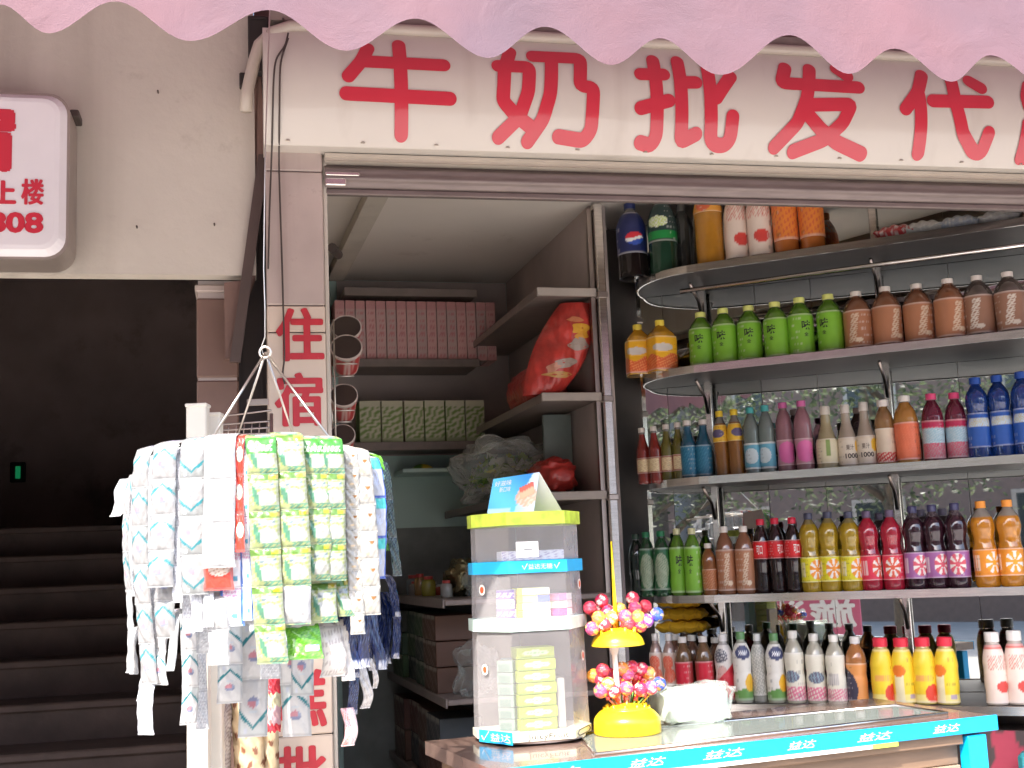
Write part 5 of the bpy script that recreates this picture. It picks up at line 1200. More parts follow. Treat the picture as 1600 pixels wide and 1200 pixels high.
g.grid(lambda u, v: bil(F0, u, v), 28, 20, tcf); g.obj('printed_face', M['card'], td, solid=.0012)
for zc_, x0_, x1_ in ((.82, .06, .42), (.64, .18, .42)):
    vs, fs = text_mesh('好滋味' if zc_ > .7 else '新口味', 1, 0, (x0_, zc_ - .075, x1_, zc_ + .075)); g = MB(); g.add([bil(F0, u, v) + Vector((0, -.0016, .0008)) for u, v in vs], fs); g.obj('lettering', M['whiteplastic'], td)
for i in range(5):
    a_ = bil(F0, .70 + .055 * i, .34 + .03 * i); g = MB(); g.grid(lambda u, v: a_ + Vector((-.004 + .008 * u, -.0018 - .0006 * i * 0, .028 * v)) + Vector((0, .014 * v, 0)), 2, 6, lambda u, v: (.55, .12, .08) if v > .6 else (.70, .42, .26)); g.obj('printed_stick', M['card'], td)
F1 = [(x1 + .075, .062, 0), (x0 + .06, .062, 0), (x0 + .018, .0062, zr - .012), (x1 + .02, .0062, zr)]
g = MB(); g.grid(lambda u, v: bil(F1, u, v), 8, 8, (.74, .72, .72)); g.obj('back_face', M['card'], td, solid=.0012)

# ================================================================== LOLLIPOP STAND
lp0 = atz(981, 1148, ZT); LPF = Frame(lp0, R(10)); zL = ZT + .0045
ls = thing('lollipop_stand', 'bright yellow two tier lollipop stand on the counter', 'stand', (lp0.x, lp0.y, zL), LPF.yaw)
def lz(py, y=0): return LPF.pix(981, py, y).z - zL
rB = 51 / FPX * lp0.y
g = MB(); hB = lz(1098); g.lathe(smooth_prof([(rB, 0), (rB * 1.0, .018), (rB * .97, .034), (rB * .82, .048), (rB * .72, .054), (rB * .70, .060), (rB * .62, hB * .82), (rB * .4, hB * .95), (.01, hB)], 4), 40, o=(0, 0, 0)); g.obj('base', M['yellow'], ls, smooth=True)
g = MB(); g.tube([(-.018, 0, hB * .95), (-.022, 0, lz(1005))], .0065, 10); g.tube([(-.0215, 0, lz(1022)), (-.022, 0, lz(1006))], [.0075, .014], 12); g.obj('pole', M['whiteplastic'], ls, smooth=True, angle=R(40))
zD = lz(1008); rD = 40 / FPX * lp0.y; xD = LPF.pix(965, 1000).x
g = MB(); g.lathe(smooth_prof([(.02, .0), (rD * .96, .0), (rD, .006), (rD * .9, .020), (rD * .6, .036), (rD * .2, .042), (.004, .043)], 4), 40, o=(xD, 0, zD)); g.obj('upper_tray', M['yellow'], ls, smooth=True)
for (xx, zz0, rr, n) in ((xD, zD + .030, rD * .62, 9), (0, hB * .80, rB * .5, 10)):
    for k in range(n):
        a = 2 * math.pi * k / n; g = MB(); cx, cy = xx + rr * math.cos(a), rr * math.sin(a)
        g.tube([(cx, cy, zz0 - .014), (cx + .008 * math.cos(a), cy + .008 * math.sin(a), zz0 + .012)], [.006, .0035], 8); g.obj('holder', M['yellow'], ls, smooth=True)
g = MB(); a = LPF.pix(963, 985); b_ = LPF.pix(955, 846); g.tube([(a.x, 0, a.z - zL), ((a.x + b_.x) / 2, 0, (a.z + b_.z) / 2 - zL), (b_.x, 0, b_.z - zL)], [.0062, .0040, .0018], 8); g.obj('top_spike', M['yellow'], ls, smooth=True)
RED, ORG, BLU, PNK = (.66, .03, .07), (.80, .30, .05), (.03, .10, .55), (.70, .10, .22)
UP = [(92, 213, RED, 'plain red'), (172, 165, RED, 'red and white'), (152, 280, ORG, 'orange and white'), (215, 240, RED, 'red'), (236, 280, ORG, 'orange'), (378, 150, RED, 'red'), (328, 270, PNK, 'pink red'), (415, 275, ORG, 'orange red'), (462, 205, RED, 'plain red'), (541, 258, BLU, 'blue and white'), (392, 215, PNK, 'pink'), (108, 352, PNK, 'pink'), (474, 300, (.30, .06, .40), 'purple')]
LO = [(180, 632, RED, 'plain red'), (168, 692, RED, 'red'), (118, 668, ORG, 'yellow orange'), (165, 770, PNK, 'pink red'), (250, 770, RED, 'red and orange'), (276, 686, BLU, 'blue and white'), (308, 622, ORG, 'orange red'), (375, 612, RED, 'red'), (400, 682, RED, 'plain red'), (338, 752, PNK, 'pink red'), (486, 652, ORG, 'orange'), (432, 760, RED, 'red and white'), (502, 748, PNK, 'pink and orange'), (556, 722, BLU, 'blue and yellow')]
def lolly(px, py, col, lab, bx, bz, br, tierword, i):
    dy = -.018 if py > (240 if tierword == 'upper' else 720) else .012 * (1 + (i % 3))
    X, Yp = 900 + px / 4.285, 900 + py / 4.285
    q = LPF.pix(X, Yp, dy); loc = Vector((q.x, dy, q.z - zL))
    o = thing('lollipop', lab, 'lollipop', LPF.wor(q.x, dy, q.z), LPF.yaw, 'lollipops in the %s tier of the yellow stand' % tierword)
    r_ = 47 / 4.285 / FPX * lp0.y; rnd = random.Random(i * 7 + (3 if tierword == 'upper' else 0)); p1, p2, p3 = rnd.uniform(0, 6), rnd.uniform(0, 6), rnd.uniform(0, 6)
    acc = rnd.choice([(.82, .78, .74), (.80, .55, .12), (.78, .70, .66)])
    if 'yellow' in lab or 'orange' in lab and col == BLU: acc = (.80, .42, .05)
    def cf(u, z):
        t_ = math.sin(u * 12.6 + p1 + z / r_ * 2.2) * math.sin(z / r_ * 4 + p2) + .5 * math.sin(u * 31 + p3 + z / r_ * 5)
        if 'plain' in lab: return mixc(col, acc, .12 if t_ > .5 else 0)
        return acc if t_ > .55 else (mixc(col, (.3, .02, .3), .35) if t_ < -.7 else col)
    g = MB(); K = 14
    prof = [(max(.0006, r_ * math.sin(math.pi * k / K) * (1 + .04 * math.sin(k * 2.2 + p1))), -r_ * math.cos(math.pi * k / K)) for k in range(K + 1)]
    bxy = Vector((bx + (q.x - bx) * .35, dy * .4, bz)); tgt = (bxy - loc)
    g.lathe(prof, 22, cf); tw = tgt.normalized()
    g.tube([tw * r_ * .85, tw * r_ * 1.15, tw * r_ * 1.6], [r_ * .32, r_ * .16, r_ * .34], 10, col); g.obj('wrapped_sweet', M['candy'], o, smooth=True)
    g = MB(); sc = rnd.choice([(.76, .70, .66), (.70, .14, .08), (.16, .40, .08), (.74, .50, .05)]); g.tube([tw * r_ * 1.2, tgt], .0021, 6, sc); g.obj('stick', M['label'], o, smooth=True)
posU = ['far left', 'upper left', 'front left', 'left of the spike', 'before the spike', 'upper right', 'right of the spike', 'front right', 'right edge', 'far right', 'behind the right side', 'low at left', 'low at right']
for i, (px, py, col, nm) in enumerate(UP): lolly(px, py, col, '%s wrapped lollipop at the %s of the stand\'s upper tier' % (nm, posU[i]) if posU[i] in ('far left', 'upper left', 'front left', 'upper right', 'front right', 'right edge', 'far right') else '%s wrapped lollipop %s in the stand\'s upper tier' % (nm, posU[i]), xD, zD + .034, rD, 'upper', i)
EU = [(128, 240, RED, 'red and white', 'beside the upper left sweet'), (290, 225, ORG, 'orange red', 'close right of the spike'), (350, 320, RED, 'plain red', 'low behind the pink red one'), (430, 330, RED, 'red', 'low near the right side'), (190, 320, RED, 'red', 'low left of the spike')]
for i, (px, py, col, nm, ps) in enumerate(EU): lolly(px, py, col, '%s wrapped lollipop %s in the stand\'s upper tier' % (nm, ps), xD, zD + .034, rD, 'upper', i + 20)
EL = [(222, 660, RED, 'red and white', 'left of the blue one'), (345, 660, PNK, 'pink', 'centre, behind the front row'), (440, 625, RED, 'red', 'top, between centre and right'), (455, 705, RED, 'plain red', 'middle right'), (215, 725, ORG, 'orange', 'middle, above the front left sweets'), (305, 715, RED, 'red', 'middle, above the front centre sweet')]
for i, (px, py, col, nm, ps) in enumerate(EL): lolly(px, py, col, '%s wrapped lollipop in the stand\'s lower tier, %s' % (nm, ps), 0, hB * .84, rB, 'lower', i + 20)
posL = ['top left', 'middle left', 'far left edge', 'front left', 'front, second from left', 'middle, left of centre', 'top, left of centre', 'top centre', 'middle centre', 'front centre', 'top right', 'front, second from right', 'front right', 'far right']
for i, (px, py, col, nm) in enumerate(LO): lolly(px, py, col, '%s wrapped lollipop in the stand\'s lower tier, %s' % (nm, posL[i]), 0, hB * .84, rB, 'lower', i)

# tissue pack
tp0 = atz(1078, 1130, ZT)
tp = thing('tissue_pack', 'pale green white pack of tissues in clear wrap on the counter', 'tissues', (tp0.x, tp0.y, zL), CT.yaw + R(-4))
def soft(sx, sy, sz, e=.28, n=30, amp=.004, seed=0):
    def f(u, v):
        th = 2 * math.pi * u; p_ = math.pi * v; d = Vector((math.sin(p_) * math.cos(th), math.sin(p_) * math.sin(th), -math.cos(p_)))
        k = lambda a: abs(a) ** e * (1 if a > 0 else -1)
        w = amp * (math.sin(d.x * 7 + seed) * math.sin(d.z * 6) + .6 * math.sin(d.x * 17 + d.y * 9 + seed))
        return Vector((k(d.x) * (sx + w), k(d.y) * (sy + w), k(d.z) * (sz + w * .6) + sz))
    return f
g = MB(); g.grid(soft(.084, .055, .040), 44, 30, lambda u, v: (.66, .74, .60) if noise(u * 5, v * 4) > .3 else (.76, .78, .74)); g.obj('paper', M['card'], tp, smooth=True)
g = MB(); g.grid(soft(.094, .060, .0435, .36, amp=.010, seed=2), 54, 40); o = g.obj('clear_wrap', M['bag'], tp, smooth=True)

# ================================================================== POSTS, RACK, BREAD BAGS
for (x0, x1, yt, YY, lab) in ((291, 323, 632, 2.72, 'tall white wooden post standing left of the pillar'), (324, 345, 646, 2.79, 'shorter white post just right of the tall white post')):
    a = at(x0, 900, YY); b_ = at(x1, 900, YY); zt0 = at(x0, yt, YY).z; o = thing('white_post', lab, 'post', (a.x, YY, 0), 0)
    g = MB(); w = b_.x - a.x; g.box(0, w, 0, .035, 0, zt0, b=.003); g.obj('timber', M['post'], o)
    g = MB(); g.box(-.002, w + .002, -.003, .038, zt0 - .006, zt0 + .002, b=.002); g.obj('top_cap', M['post'], o)
RK = 2.93
wr = thing('wire_rack', 'metal wire rack shelf left of the pillar behind the hanging sachets', 'rack', at(345, 660, RK))
o_ = at(345, 660, RK); L_ = lambda px, py, dy=0: at(px, py, RK + dy) - o_
g = MB()
for (xa, ya, xb, yb_) in ((343, 651, 424, 641), (338, 664, 424, 658), (338, 673, 424, 668), (338, 680, 424, 677)): g.tube([L_(xa, ya), L_(xb, yb_)], .0026, 6)
for k in range(7): g.tube([L_(346 + 12 * k, 664 - k * .8), L_(344 + 12 * k, 682)], .0016, 5)
for px in (343, 424): g.tube([L_(px, 646), L_(px, 1205)], .0045, 6)
for yy in (760, 980, 1064): g.tube([L_(343, yy), L_(424, yy)], .0026, 6); g.tube([L_(343, yy, .12), L_(424, yy, .12)], .0026, 6)
g.obj('wire_frame', M['steeldull'], wr, smooth=True)
g = MB(); a, b_ = L_(386, 628), L_(420, 622); g.box(a.x, b_.x, -.004, .004, a.z - .010, a.z + .006, b=.001); g.obj('name_plate', M['steeldull'], wr)
def breadbag(label, px, ytop, ybot, wpx, YY, cf, seed, lean=0):
    t_ = at(px, ytop, YY); b_ = at(px + lean, ybot, YY); w = wpx / FPX * YY; h = t_.z - b_.z
    o = thing('bread_bag', label, 'bag', (b_.x, YY, b_.z)); g = MB()
    def f(sg):
        def ff(u, v):
            nk = .42 + .58 * min(1, max(0, (1 - v) / .16)) ** .6 if v > .84 else 1
            x = (u - .5) * w * nk + (t_.x - b_.x) * v; e = math.sin(math.pi * u) ** .5 * min(1, (1 - v) * 5 + .12) * (.6 + .4 * min(1, v * 5))
            return (x, sg * (.030 * e + .004 * math.sin(v * 30 + u * 8 + seed)), v * h + .003 * math.sin(u * 20 + seed))
        return ff
    for sg in (-1, 1): g.grid(f(sg), 26, 60, cf)
    g.obj('film', M['print'], o, smooth=True)
def dots(base, dot, nx, ny, r_=.3):
    def f(u, v):
        a, b_ = u * nx, v * ny; row_ = int(b_); a += .5 * (row_ % 2)
        return dot if ((a % 1) - .5) ** 2 + (((b_ % 1) - .5) * .9) ** 2 < r_ * r_ * .5 else base
    return f
bg_ = (.62, .48, .30)
breadbag('cream bag with brown dots hanging beside the white post', 382, 1062, 1255, 46, 2.86, dots(bg_, (.22, .09, .05), 2.5, 8), 1, 12)
breadbag('cream bag with brown dots hanging against the pillar edge', 416, 1080, 1262, 34, 2.90, dots(bg_, (.20, .08, .045), 2, 8), 2, 4)
breadbag('grey patterned packet hanging left of the dotted bread bags', 350, 1082, 1250, 26, 2.84, lambda u, v: (.50, .46, .44) if noise(u * 5, v * 30) > .45 else (.28, .24, .23), 3, -6)
breadbag('red and clear snack packet hanging behind the sachet strips', 428, 1046, 1142, 20, 2.78, lambda u, v: (.62, .04, .06) if v > .62 or v < .12 else ((.60, .55, .36) if v > .4 else (.64, .40, .42)), 4)
pv = thing('plastic_sheet', 'cream plastic sheet draped over the wire rack', 'sheet', at(330, 1130, 2.81)); o_ = at(330, 1130, 2.81)
g = MB(); A_, B_, C_, D_ = [at(*p_, 2.81) - o_ for p_ in ((330, 1075), (352, 1066), (350, 1090), (331, 1122))]
g.grid(lambda u, v: A_.lerp(B_, u).lerp(D_.lerp(C_, u), v) + Vector((0, .006 * math.sin(u * 6 + v * 4), 0)), 8, 8, (.62, .56, .48)); g.obj('film', M['print'], pv, smooth=True, solid=.0008)

# ================================================================== HANGING SACHETS
YC = 2.30; HC = at(405, 745, YC); HC.z = 0; RR = .232
hook = at(415, 551, YC)
hg = thing('sachet_hanger', 'wire ring hanger on a hook carrying strips of sachets', 'hanger', (HC.x, HC.y, 0))
zr_ = at(405, 715, YC - .1).z
def rp(a, r_, z): return Vector((r_ * math.cos(a), r_ * math.sin(a), z))
g = MB(); g.tube([rp(2 * math.pi * k / 40, .165, zr_) for k in range(40)], .003, 6, closed=True); g.tube([rp(2 * math.pi * k / 40, .10, zr_ + .008) for k in range(40)], .0025, 6, closed=True)
for k in range(8): g.tube([rp(k * math.pi / 4, .02, zr_ + .01), rp(k * math.pi / 4, .215, zr_ - .012)], .0022, 5)
g.obj('ring', M['wire'], hg, smooth=True)
hk = hook - Vector((HC.x, HC.y, 0))
for (px, py, dy) in ((328, 690, -.10), (520, 692, -.10), (365, 700, .12), (465, 700, .12)):
    e = at(px, py, YC + dy) - Vector((HC.x, HC.y, 0)); g = MB(); g.tube([hk, e], .0026, 6); g.obj('stay_wire', M['wire'], hg, smooth=True)
g = MB(); g.tube([hk + Vector((.011 * math.cos(t_ * .5236), -.004, .011 * math.sin(t_ * .5236))) for t_ in range(12)], .0026, 6, closed=True); g.obj('eye_ring', M['wire'], hg, smooth=True)
P_ = [at(x, y, YC) for x, y in ((415, 556), (410, 551), (409, 540), (414, 527), (414, 480), (412, 420), (414, 250), (420, 60), (424, -60))]
rod('hanging_wire', 'bright wire rising from the hanger hook toward the awning', 'wire', P_, .0012, M['wire'])
TEAL, NAVY = (.025, .17, .20), (.006, .012, .055)
def k_white(flip, tone=.25):
    def f(u, v, k):
        if flip: v = 1 - v
        b_ = (tone, tone, tone * 1.01)
        ln_ = .84 - .62 * abs(u - .5) ** 1.15
        if abs(v - ln_) < .036: return TEAL
        if v > ln_: b_ = (tone * .90, tone * .95, tone * .95)
        if ((u - .5) / .22) ** 2 + ((v - .40) / .10) ** 2 < 1: return (.20, .22, .34) if v < .39 else ((.46, .20, .24) if u < .6 else (.26, .30, .42))
        if abs(v - .58) < .014 and abs(u - .5) < .13: return (.45, .5, .55)
        if ((u - .24) / .07) ** 2 + ((v - .90) / .05) ** 2 < 1: return (.45, .48, .55)
        return b_
    return f
def k_back(u, v, k):
    if ((u * 7 + v * 3 + k) % 1) < .10: return (.70, .71, .74)
    if .12 < u < .88 and .15 < v < .85 and int(v * 22) % 2 and noise(u * 30 + k, v * 9) > .42: return (.36, .37, .41)
    return (.50, .52, .56)
def k_plain(u, v, k): return (.33, .335, .34)
def k_green(u, v, k):
    return tuple(x * .42 for x in k_green0(u, v, k))
def k_green0(u, v, k):
    if k == 'top': pass
    if v > .80: 
        if u > .72 and v > .86: return (.70, .58, .03)
        return (.20, .40, .08)
    if .60 < v < .76 and .30 < u < .86: return (.62, .70, .72) if noise(u * 18, v * 30) > .40 else (.30, .40, .44)
    if ((u - .22 - (.5 - v) * .35) / .10) ** 2 + ((v - .42) / .26) ** 2 < 1 and u > .1: return (.16, .44, .28)
    if v < .16: return (.20, .50, .32) if u > .4 and noise(u * 6, v * 12) > .4 else (.60, .70, .30)
    if ((u - .58) / .34) ** 2 + ((v - .34) / .20) ** 2 < 1: return (.80, .82, .76)
    return (.58, .68, .24) if noise(u * 3 + 1, v * 3) > .5 else (.70, .76, .50)
def k_greentop(u, v, k):
    if v > .55: return (.05, .20, .035) if not (.62 < v < .8 and .15 < u < .85 and noise(u * 14, v * 20) > .45) else (.5, .62, .45)
    return k_green(u, v, k)
def k_tri(u, v, k):
    if abs(u - .62) < .22 * max(0, (v - .50) * 5) and .50 < v < .66: return (.24, .11, .03)
    if ((u - .4) / .16) ** 2 + ((v - .2) / .05) ** 2 < 1: return (.55, .42, .28)
    return (.36, .345, .31)
def k_blue(u, v, k):
    if u < .09 or u > .90 or v < .05: return (.03, .08, .38)
    if v > .72 and u > .3: return (.05, .40, .38)
    if .3 < v < .6 and .3 < u < .7 and noise(u * 12, v * 22) > .5: return (.38, .44, .62)
    return (.36, .38, .44)
def k_navy(u, v, k):
    if v < .12 and u > .25: return (.55, .55, .58) if noise(u * 9, v * 30) > .4 else (.1, .12, .22)
    if .35 < v < .8 and noise(u * 11, v * 16) > .80: return (.06, .085, .18)
    return NAVY if noise(u * 3, v * 3) > .25 else (.008, .020, .10)
def k_rim(u, v, k): return (.014, .022, .030) if noise(u * 3, v * 4) > .3 else (.05, .09, .07)
def k_red(u, v, k):
    if .3 < v < .75 and ell(u, v, .55, .55, .38, .2): return (.70, .58, .50) if noise(u * 7, v * 9) > .3 else (.40, .22, .16)
    return (.62, .05, .03)
def k_bluepack(u, v, k):
    if u < .13 or u > .86: return (.04, .16, .55)
    if ell(u, v, .62, .25, .16, .07): return (.10, .35, .50)
    if v > .75: return (.60, .30, .46) if noise(u * 9, v * 9) > .5 else (.72, .70, .76)
    return (.76, .77, .80)
def k_dgreen(u, v, k):
    if .2 < v < .4 and .55 < u < .9: return (.66, .72, .70) if noise(u * 20, v * 20) > .4 else (.2, .3, .5)
    return (.07, .24, .02) if noise(u * 5, v * 5) > .45 else (.12, .34, .03)
def k_pink(u, v, k): return (.70, .40, .42) if noise(u * 5, v * 6) > .4 else ((.74, .70, .68) if u > .4 else (.62, .18, .10))
def k_tag(u, v, k): return (.56, .52, .48) if noise(u * 9, v * 22) > .3 else (.36, .32, .30)
def hitring(px, py, r_, rear):
    d = ray(px, py); d2_ = Vector((d.x, d.y)); o2 = Vector((EYE.x - HC.x, EYE.y - HC.y))
    a = d2_.dot(d2_); b_ = 2 * o2.dot(d2_); c_ = o2.dot(o2) - r_ * r_; D = b_ * b_ - 4 * a * c_
    if D < 0: t_ = -b_ / (2 * a)
    else: t_ = (-b_ + (1 if rear else -1) * math.sqrt(D)) / (2 * a)
    return EYE + d * t_
def edge_(c, u, v):
    # greyer bands along the borders of each packet, setting the strips apart
    if sum(c) < .5: return c
    if u < .085 or u > .915: return mixc(c, (.16, .165, .18), .42)
    if v < .05 or v > .95: return mixc(c, (.20, .205, .22), .30)
    return c
def strip(label, x, yt, yb_, w, kind, rear=False, r_=RR, drift=0, top=None, over=True, back=.5, grp=None, n=None, cat='sachet strip', flare=0, yawk=.55, seed=None):
    rnd = random.Random(seed if seed is not None else int(x * 31 + yt * 7 + yb_)); ym = (yt + yb_) / 2
    P = hitring(x, ym, r_, rear); Y = P.y
    T = at(x, yt, Y); B = at(x + drift, yb_, Y); W = w / FPX * Y
    nrm = Vector((P.x - HC.x, P.y - HC.y, 0)); nrm = nrm.normalized() if nrm.length > 1e-4 else Vector((0, -1, 0))
    tan = Vector((-nrm.y, nrm.x, 0)); 
    if tan.x < 0: tan = -tan
    tan = (tan * (1 - yawk) + Vector((1, 0, 0)) * yawk).normalized(); nf = Vector((tan.y, -tan.x, 0))
    if nf.dot(nrm) < 0 and not rear: nf = -nf
    H = T.z - B.z; ns = n or max(1, round((yb_ - yt) / 58)); p1, p2, p3 = [rnd.uniform(0, 6) for _ in range(3)]
    o = thing('sachet_strip' if cat == 'sachet strip' else cat.replace(' ', '_'), label, cat, (T.x, T.y, T.z), 0, grp); W *= 1.06
    def base(s):  # s: metres below the top; negative goes back over the ring
        if s < 0: 
            a = min(1, -s / .05); return -nrm * (.05 * a) + Vector((0, 0, .006 * math.sin(a * 2.6) + .004 * a))
        f = s / H; return Vector(((B.x - T.x) * f, 0, -s)) + nrm * ((.010 * (1 - math.exp(-s / .02))) + .008 * math.sin(f * 4 + p1) * f + .006 * f * math.sin(p2) ) + tan * (.003 * math.sin(f * 5 + p3) * f) + nf * flare * f * f
    def f(su, sv, k, s0, L):
        v = 1 - sv; s = s0 + L * v
        p_ = base(s); tw = .07 * math.sin(s * 9 + p2) * min(1, s * 8 if s > 0 else 0); tt = (tan * math.cos(tw) + nf * math.sin(tw))
        e = (max(0, math.sin(math.pi * su)) ** .55) * (max(0, math.sin(math.pi * sv)) ** .55)
        cr = .0006 * math.sin(su * 23 + k * 3 + p1) * math.sin(sv * 17 + p3) + .0008 * math.sin(su * 11 + sv * 13 + k * 5 + p2)
        return p_ + tt * ((su - .5) * W * (1 - .03 * abs(math.sin(sv * 3.14)))) + nf * (.0058 * e * min(1.2, W / .04) + cr)
    L = H / ns; g = MB(); Lo = .05
    kd = kind if callable(kind) else kind[0]
    if over: g.grid(lambda u, v: f(u, v, -1, -Lo, Lo), 10, 8, lambda u, v: kd(u, v, -1))
    for k in range(ns):
        kk = (top if (k == 0 and top) else kd)
        if isinstance(kind, (list, tuple)): kk = kind[k % len(kind)]
        g.grid(lambda u, v, k=k: f(u, v, k, L * k, L), 18, 30, lambda u, v, kk=kk, k=k: edge_(kk(u, v, k), u, v))
    # crimped seals between the packets
    for k in range(1, ns + 1):
        s = L * k
        g.grid(lambda u, v: f(u, 0, k - 1, s - L, L) + nf * .0011 + Vector((0, 0, .0022 * (v - .5))) , 14, 1, lambda u, v: mixc(kd(u, .02, 1), (.5, .5, .5), .12))
    g.obj('film', M['print'], o, smooth=True)
    return o
G1 = 'sachet strips hanging on the wire hanger'
KW, KF = k_white(False), k_white(True)
GW, GF = k_white(False, .52), k_white(True, .50)
S = strip
S('grey folded sachet tail flung out to the far left of hanger', 196, 748, 806, 24, k_back, drift=-14, over=False, r_=.235, grp=G1, flare=.0, n=1)
S('narrow white sachet strip hanging edge on at far left', 208, 742, 922, 13, KW, r_=.236, grp=G1)
S('narrow white strip below the edge on strip at far left', 211, 800, 1050, 13, k_plain, r_=.225, grp=G1)
S('longest white chevron sachet strip, leftmost full face', 227, 702, 1068, 29, KW, r_=.240, grp=G1, drift=1)
S('white chevron sachet strip second of the full faces from left', 261, 694, 916, 40, KW, r_=.247, grp=G1, drift=3)
S('white chevron strip continuing lower behind the second white strip', 266, 880, 996, 34, KW, r_=.228, grp=G1, n=2)
S('grey sachet backs showing in the gap between white strips', 284, 708, 940, 15, k_back, r_=.232, grp=G1)
S('white sachet strip with reversed chevrons beside the blank strip', 304, 688, 928, 39, KF, r_=.243, grp=G1, drift=3)
S('blank white unprinted sachet strip at centre left of hanger', 344, 683, 886, 48, k_plain, r_=.246, grp=G1, drift=5, n=3)
S('red sachet strip with a red packet showing beneath the blank strip', 350, 686, 921, 44, k_red, r_=.236, grp=G1, drift=-4)
S('thin dark red sachet strip edge right of the blank white strip', 375, 684, 862, 14, k_red, r_=.240, grp=G1)
S('blue edged white sachet strip hanging below the red packet', 366, 690, 977, 36, k_bluepack, r_=.226, grp=G1, n=5)
S('narrow bluish white strip left of the green sachets', 385, 700, 968, 16, k_bluepack, r_=.234, grp=G1)
S('leftmost and longest light green sachet strip of the hanger', 407, 684, 1036, 45, k_green, r_=.250, grp=G1, drift=18, top=k_greentop)
S('second light green sachet strip, ending in a blank white packet', 449, 680, 975, 45, [k_green, k_green, k_green, k_green, k_plain], r_=.247, grp=G1, drift=14, top=k_greentop, n=5)
S('third light green sachet strip, narrower with dark green top', 487, 686, 906, 37, [k_greentop, k_green, k_green, k_green], r_=.240, grp=G1, drift=8, n=4)
S('fourth light green sachet strip at right with dark green top', 513, 686, 907, 40, [k_greentop, k_green, k_green, k_green], r_=.249, grp=G1, drift=4, n=4)
S('green sachet strip showing low behind the third green strip', 500, 850, 972, 40, k_green, r_=.228, grp=G1, n=2)
S('narrow green sachet strip low at right of the green strips', 529, 850, 962, 24, k_green, r_=.230, grp=G1, n=2)
S('single dark green sachet dangling under the green strips', 470, 975, 1028, 50, k_dgreen, r_=.225, grp=G1, n=1, over=False, drift=5)
S('lime green sachet edge folded above the dark green sachet', 462, 958, 984, 54, k_green, r_=.222, grp=G1, n=1, over=False)
S('white sachet strip with small brown triangles, left of two', 545, 700, 990, 22, k_tri, r_=.240, grp=G1, drift=2, n=9)
S('white sachet strip with brown triangles, right and shorter of two', 560, 704, 960, 30, k_tri, r_=.246, grp=G1, drift=16, n=6)
S('white sachet strip with blue borders and teal curves', 579, 716, 904, 25, k_blue, r_=.240, grp=G1, drift=4, n=3)
S('dark navy strip seen edge on at the right rim of hanger', 597, 722, 900, 16, k_rim, r_=.236, grp=G1, drift=6)
S('dark green sachet strip edge at the far right rim', 589, 712, 860, 12, k_dgreen, r_=.228, grp=G1, drift=14)
# lower right navy packets
lx = [('navy packet low right of hanger, first from left', 523, 975, 1040, 20), ('navy packet low right of hanger, second from left', 541, 972, 1044, 20), ('navy packet low right of hanger, third from left', 559, 968, 1042, 18), ('navy packet low right of hanger, fourth from left', 575, 962, 1046, 18), ('navy packet low right of hanger, fifth from left', 592, 958, 1040, 18)]
for i, (l, x, a, b_, w) in enumerate(lx): S(l, x, a - 30, b_, w, k_navy, r_=.205 + .012 * (i % 3), grp='navy packets at the lower right of the hanger', n=1, drift=2, over=False)
for i, (x, a, b_) in enumerate(((532, 985, 1050), (550, 976, 1036), (567, 985, 1048), (584, 970, 1034), (600, 965, 1036))):
    S('dark navy packet in the inner row at lower right, %s' % ('first from left', 'second from left', 'third from left', 'fourth from left', 'fifth from left')[i], x, a - 40, b_, 19, k_navy, r_=.180, grp='navy packets at the lower right of the hanger', n=1, over=False)
S('outermost navy packet with white label swinging out at right', 606, 900, 1028, 17, k_navy, r_=.236, grp='navy packets at the lower right of the hanger', n=2, drift=12)
S('long navy strip hanging below the other navy packets', 545, 1000, 1116, 16, k_navy, r_=.19, grp=G1, n=2, over=False)
S('pink and red packet at the bottom of the long navy strip', 542, 1106, 1164, 20, k_pink, r_=.195, grp=G1, n=1, over=False)
S('grey white paper tag hanging right of the long navy strip', 563, 1040, 1106, 16, k_tag, r_=.20, grp=G1, n=1, drift=4)
S('tiny grey tag at the right below the navy packets', 579, 1030, 1075, 9, k_tag, r_=.21, grp=G1, n=1)
S('pale grey packet in shade below the triangle strips', 513, 978, 1056, 36, k_tag, r_=.21, grp=G1, n=1)
S('pale packet end tucked beneath the triangle strips', 533, 968, 1062, 20, k_tag, r_=.215, grp=G1, n=1)
# lower left backs
for i, (x, a, b_, w, l) in enumerate(((298, 910, 988, 20, 'grey back of a sachet strip below the reversed chevrons, left of three'), (314, 905, 985, 18, 'grey back of a sachet strip below the reversed chevrons, middle of three'), (329, 905, 978, 16, 'grey back of a sachet strip below the reversed chevrons, right of three'))): S(l, x, a - 60, b_, w, k_back, r_=.215 + .008 * i, grp=G1, n=2)
S('sunlit blank white packet hanging lowest at centre left', 340, 930, 1038, 32, k_plain, r_=.232, grp=G1, n=2, drift=4)
S('white packet edge low at left beside the second white strip', 276, 960, 1046, 14, k_plain, r_=.225, grp=G1, n=1)
S('grey sachet strip low at left behind the longest white strip', 250, 900, 1016, 24, k_back, r_=.21, grp=G1, n=2)
S('grey shaded packet low at left beside the longest strip end', 262, 960, 1068, 22, GW, r_=.205, grp=G1, n=2)
S('grey twin packets dangling lowest at the left of hanger', 239, 1040, 1146, 28, k_back, r_=.222, grp=G1, n=2, over=False, drift=-1)
S('white packet corner low at far left under the narrow strips', 217, 980, 1052, 18, k_plain, r_=.215, grp=G1, n=1)
